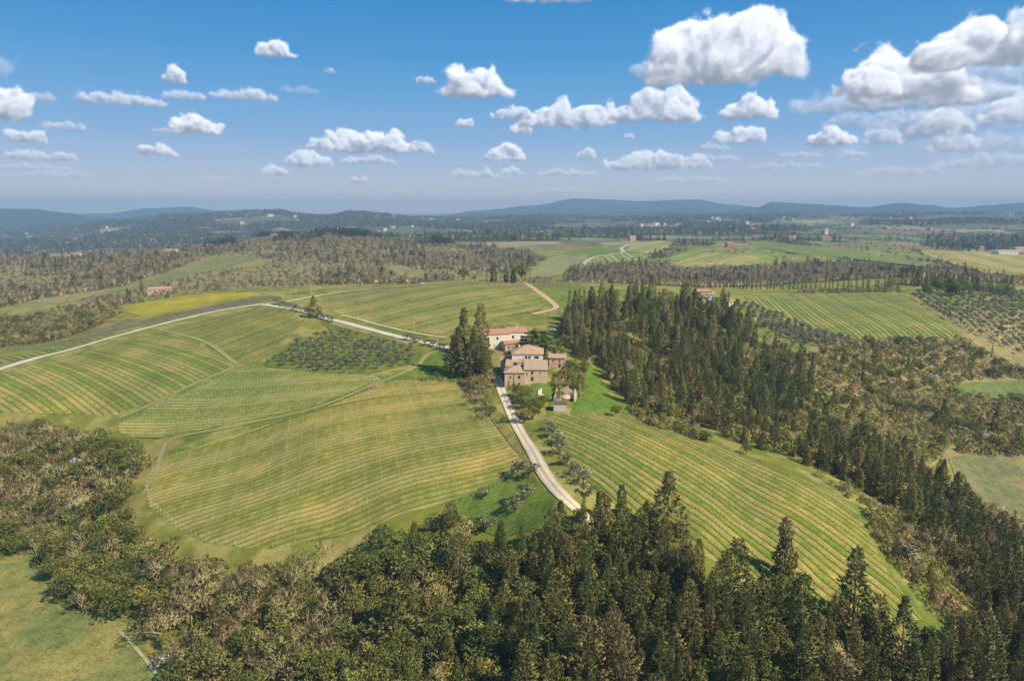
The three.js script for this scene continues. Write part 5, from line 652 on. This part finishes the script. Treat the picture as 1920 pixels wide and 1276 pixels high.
for (const [u, A, h, l] of [[1016, 236, 5, 'olive tree topmost in the row right of the gravel road'], [1024, 228, 5.5, 'second olive from the top in the row right of the gravel road'], [1036, 220, 5.6, 'third olive from the top in the row right of the gravel road'], [1040, 212, 6, 'large olive in the middle of the row right of the gravel road'], [1054, 204, 5.4, 'olive below the middle of the row right of the gravel road'], [1068, 197, 5.6, 'second lowest olive of the row right of the gravel road'], [1086, 192, 6.2, 'lowest olive of the row right of the gravel road'], [1098, 186, 5.6, 'olive at the forest edge below the roadside row']]) solo('olive', Math.round(u), u + 13, A, h * .86, 1.2, l);
for (const [u, A, h, l] of [[908, 183, 5.2, 'large grey olive on the bright green slope, lowest left'], [965, 186, 4.8, 'grey olive on the bright green slope near the forest edge'], [985, 190, 5, 'grey olive on the bright green slope right of its neighbour'], [906, 198, 3.6, 'small grey olive on the slope, upper left'], [972, 206, 5, 'grey olive at the upper end of the green slope'], [993, 202, 6, 'dark olive close to the gravel road bend']]) solo('olive', Math.round(u), u, A, h, 1.25, l);
solo('conifer', 0, 766, 181, 9, 1.1, 'small dark conifer at the lower corner of the large vineyard'); solo('cypress', 3, 750, 164, 19, .8, 'slender cypress spire at the bottom of the large vineyard');
solo('conifer', 4, 722, 148, 18, 1.45, 'broad brownish double crowned conifer at the bottom middle'); solo('conifer', 1, 1270, 172, 20, 1.35, 'tall conifer standing above the wood against the striped vineyard'); solo('conifer', 3, 1655, 150, 20, 1.25, 'big dark conifer at the lower corner of the striped vineyard'); solo('conifer', 6, 1510, 160, 18, .9, 'tall conifer at the lower edge of the striped vineyard'); solo('cypress', 3, 1531, 139, 14, 1.7, 'smooth dark cypress spindle near the bottom right');
solo('olive', 2, 1752, 178, 6, 1.3, 'grey blue olive bush on the bank right of the striped vineyard');
for (const [u, A, h, l] of [[1160, 253, 4.6, 'round green bush at the upper right edge of the striped vineyard'], [1335, 236, 4.4, 'dark round bush on the upper edge of the striped vineyard'], [1415, 228, 4.2, 'green round bush farther along the upper edge of the striped vineyard']]) solo('oak', Math.round(u), u, A, h, 1.2, l);
for (const [u, A, h, l] of [[1758, 432, 6, 'whitish bare tree at the end of the right valley meadow'], [1753, 372, 3.4, 'small white blossoming tree on the scrubby right slope'], [1662, 470, 5, 'pale blossoming bush below the diagonal vineyard']]) solo('blossom', Math.round(u), u, A, h, 1.3, l);
for (let i = 0; i < 7; i++) { const u = [1597, 1623, 1636, 1647, 1701, 1709, 1718][i]; solo('cypress', i, u, 452 - (i > 3 ? 4 : 0), 8.5 + (i % 3), .75, i < 4 ? 'thin young cypress in the left group below the diagonal vineyard' : 'thin young cypress in the right group below the diagonal vineyard', i < 4 ? 'left thin cypresses below the diagonal vineyard' : 'right thin cypresses below the diagonal vineyard'); }
{ const R = rng(55); for (let i = 0; i < 62; i++) { const u = 1372 + i * 8.4 + (R() - .5) * 6, thin = i < 34; solo(thin || R() < .4 ? 'cypress' : 'conifer', i, u, 706 + (R() - .5) * 14, thin ? 11 + 6 * R() : 13 + 8 * R(), thin ? .72 : 1.05, thin ? 'slim cypress in the long row behind the far diagonal vineyard' : 'dark conifer in the taller part of the row behind the diagonal vineyard', thin ? 'slim cypresses of the far row' : 'conifers of the far row'); } }
{ const R = rng(58); for (let i = 0; i < 16; i++) solo('oak', i, 1726 + R() * 130, 700 - R() * 40, 10 + 5 * R(), 1, 'dark rounded tree above the right olive grove', 'dark trees above the right olive grove'); for (let i = 0; i < 6; i++) solo('cypress', i, 1852 + i * 5 + R() * 3, 690, 10 + 4 * R(), .8, 'slim cypress at the right end of the dark trees above the olive grove', 'slim cypresses above the olive grove'); }
{ const R = rng(59); for (let i = 0; i < 14; i++) solo('olive', i, 520 + i * 7.4 + (i > 9 ? 6 : 0) + R() * 4, 520 - i * 5.2 - (i > 9 ? 6 : 0), 4.2 + R(), 1.3, 'round dark bush along the upper side of the road below the fork', 'bushes along the road below the fork'); for (let i = 0; i < 9; i++) solo('olive', i + 3, 758 + i * 9 + R() * 4, 386 - i * 3 + R() * 8, 3.6 + R(), 1.1, 'low olive at the lower end of the road above the grove', 'low olives at the road end'); }
for (let i = 0; i < 40; i++) { const R = rng(600 + i), left = i < 20, u = left ? 1180 + 60 * R() : 1420 + 150 * R(), A = left ? 1900 + 30 * R() : 1890 + 90 * R(); const p = atDist(u, A); spots.push({ kind: 'farcon', x: p.x, z: p.z, s: .8 + .5 * R() }); }
for (let i = 0; i < 90; i++) { const R = rng(700 + i), u = 1740 + 170 * R(), A = 1740 + 60 * R(), p = atDist(u, A); spots.push({ kind: 'farcon', x: p.x, z: p.z, s: .7 + .4 * R() }); }
sow(zone([[1530, 892], [1600, 925], [1665, 958], [1725, 1010], [1795, 1085], [1860, 1150], [1810, 1190], [1730, 1120], [1680, 1060], [1650, 1010], [1610, 955], [1560, 918]], 400), 2.7, (n, r) => n > .5 ? (r < .5 ? ['shrub', .8] : r < .75 ? ['bare', .5] : r < .82 ? ['conifer', .4] : null) : (r < .35 ? ['bare', .45] : r < .7 ? ['shrub', .6] : null), { seed: 68, free: true, label: 'brown brush between the striped vineyard and its right hand conifers', group: 'brush before the conifers right of the striped vineyard' });
// brush round the ruin and along banks
sow(zone([[1036, 742], [1040, 705], [1056, 698], [1085, 702], [1098, 725], [1090, 742], [1060, 748]], 400), 2.6, (n, r) => r < .8 ? ['shrub', .65] : ['bare', .5], { seed: 61, free: true, label: 'low brush growing round the roofless ruin', group: 'brush round the ruin' });
sow(zone([[1175, 768], [1200, 765], [1260, 790], [1320, 815], [1330, 832], [1280, 815], [1210, 795]], 400), 2.4, (n, r) => ['shrub', .8], { seed: 62, free: true, label: 'dry reed like brush along the upper edge of the striped vineyard', group: 'dry brush above the striped vineyard' });
sow(zone([[1620, 965], [1660, 975], [1720, 1050], [1780, 1110], [1800, 1150], [1770, 1170], [1690, 1090], [1640, 1010]], 400), 2.3, (n, r) => r < .62 ? ['shrub', .65] : r < .85 ? ['bare', .42] : null, { seed: 63, free: true, label: 'grey brown brush on the bank right of the striped vineyard', group: 'brush on the bank right of the striped vineyard' });
sow(zone([[790, 1000], [850, 960], [880, 985], [960, 1012], [1010, 1000], [1030, 1040], [900, 1060], [800, 1050]], 400), 3.2, (n, r) => r < .55 ? ['shrub', .9] : r < .8 ? ['bare', .55] : null, { seed: 64, free: true, label: 'tawny brush on the slope below the bright green grass', group: 'tawny brush below the green grass' });
sow(zone([[770, 712], [870, 712], [890, 730], [905, 760], [880, 750], [860, 716], [775, 716]], 400), 2.2, (n, r) => r < .7 ? ['shrub', .5] : null, { seed: 65, free: true, label: 'low hedge brush along the upper edge of the large vineyard', group: 'hedge brush above the large vineyard' });
sow(zone([[1395, 598], [1440, 620], [1540, 655], [1500, 668], [1440, 642], [1400, 615]], 600), 8, (n, r) => r < .5 ? ['olive', .9] : null, { seed: 66, free: true, label: 'olive tree scattered on the grassy slope right of the wooded hill', group: 'olives on the grassy slope' });
sow(zone([[1500, 545], [1690, 540], [1690, 548], [1500, 550]], 740), 4, (n, r) => ['shrub', .8], { seed: 67, free: true, label: 'brown brush on the bank below the cypress row', group: 'brush below the cypress row' });

// ---- the largest 290 of each kind stand as trees of their own, the rest as one mass per kind
const byKind = {}; for (const p of spots) (byKind[p.kind] ??= []).push(p);
const dummy = new THREE.Object3D();
for (const [kind, list] of Object.entries(byKind)) {
  const K = KIND[kind], R = rng(kind.length * 77 + kind.charCodeAt(0)); let rest = list;
  if (!kind.startsWith('far')) {
    const room = 290 - (taken[K.name] ?? 0);
    for (const p of list) { const [u, v] = project(p.x, heightAt(p.x, p.z) + 4, p.z); p.seen = u > -10 && u < 1930 && v < 1350 && p.label ? p.s / -p.z : 0; }
    list.sort((a, b) => b.seen - a.seen); const own = list.slice(0, room).filter((p) => p.seen > 0); rest = list.slice(own.length);
    const cap = {}; const seenLabel = (p) => { const w = { conifer: 'dark conifer', cypress: 'slim dark cypress', oak: 'dark evergreen tree', fresh: 'yellow green budding tree', bare: 'leafless grey brown tree', blossom: 'whitish blossoming tree', shrub: 'low bush', olive: 'grey green olive tree' }[kind], where = (p.group ?? '').replace(/^(plants|trees|conifers|bare trees|olive trees|olives|brush|tawny brush|hedge brush|dry brush) (of|by|right of|on|round|below|above) ?/, ''); return [w, where]; };
    for (const p of own) { const g = K.v, i = Math.floor(R() * g.length); if (!g[i].h) { g[i].crown.computeBoundingBox(); g[i].h = g[i].crown.boundingBox.max.y; } const w = seenLabel(p)[0], hh = g[i].h * p.s * (.82 + .36 * R()), mid = g.reduce((s, k) => s + (k.h ?? g[i].h), 0) / g.length * .82;
      const tone = { conifer: ['dark olive', 'dark olive', 'brownish', 'deep green'][i % 4] + ' conifer', oak: (i % 2 ? 'dark green' : 'olive green') + ' evergreen tree', fresh: ['yellowish', 'fresh green', 'olive yellow'][i % 3] + ' budding tree', bare: 'leafless ' + ['grey brown', 'pale tan', 'dark brown', 'whitish grey'][i % 4] + ' tree' }[kind] ?? w, l = p.label.replace(/^(tree or bush|bush or small tree|tall dark conifer|dark conifer|bare tree or bush|bare tree|olive tree|tree)/, (hh > mid ? 'taller ' : 'smaller ') + tone);
      tree(kind, i, p, hh, .84 + .4 * R(), R() * 6.28, l, w.replace(/(s|sh)$/, '$1e') + 's: ' + p.group); }
  }
  const root = new THREE.Group(), names = { conifer: 'conifer_wood', cypress: 'cypress_wood', oak: 'evergreen_wood', fresh: 'budding_wood', bare: 'bare_wood', blossom: 'blossoming_wood', shrub: 'scrub', olive: 'olive_wood', farbare: 'bare_woodland', fargreen: 'green_woodland', farcon: 'conifer_woodland' }, says = { conifer: 'mass of dark conifers filling the woods behind the nearest trees', cypress: 'scattered slim cypresses among the farther woods', oak: 'dark evergreen trees filling the farther woods', fresh: 'yellow green budding trees filling the farther woods', bare: 'leafless brown trees filling the farther woods', blossom: 'whitish flowering trees dotted through the woods', shrub: 'low green and brown scrub covering the slopes', olive: 'olive trees filling the farther parts of the groves', farbare: 'leafless purple brown woodland beyond the hilltop', fargreen: 'dull green woodland on the far hills', farcon: 'dark conifer belts on the far ridges' };
  root.name = names[kind]; root.userData = { kind: 'stuff', label: says[kind] }; K.v.forEach((g, i) => {
    const mine = rest.filter((_, k) => k % K.v.length === i); if (!mine.length) return; const geo = g.trunk ? mergeGeometries([g.trunk, g.crown]) : g.crown, im = new THREE.InstancedMesh(geo, leafMat, mine.length); im.name = root.name + '_trees';
    mine.forEach((p, k) => { dummy.position.set(p.x, heightAt(p.x, p.z) - .15, p.z); dummy.rotation.set((R() - .5) * .09, R() * 6.28, (R() - .5) * .09); const w = .82 + .42 * R(), tall = .85 + .3 * R(); dummy.scale.set(p.s * w, p.s * tall, p.s * w); dummy.updateMatrix(); im.setMatrixAt(k, dummy.matrix); const t = (.78 + .44 * R()) * lerp(1, .78, smooth(2300, 3600, -p.z)), h = (R() - .5) * .18; im.setColorAt(k, rgb(t * (1 + h), t, t * (1 - h * .5))); }); root.add(im);
  });
  if (root.children.length) add(root);
}
console.log('rows', rowCount, 'plants', Object.entries(byKind).map(([k, l]) => k + ' ' + l.length).join(', '));
renderer.render(scene, camera);
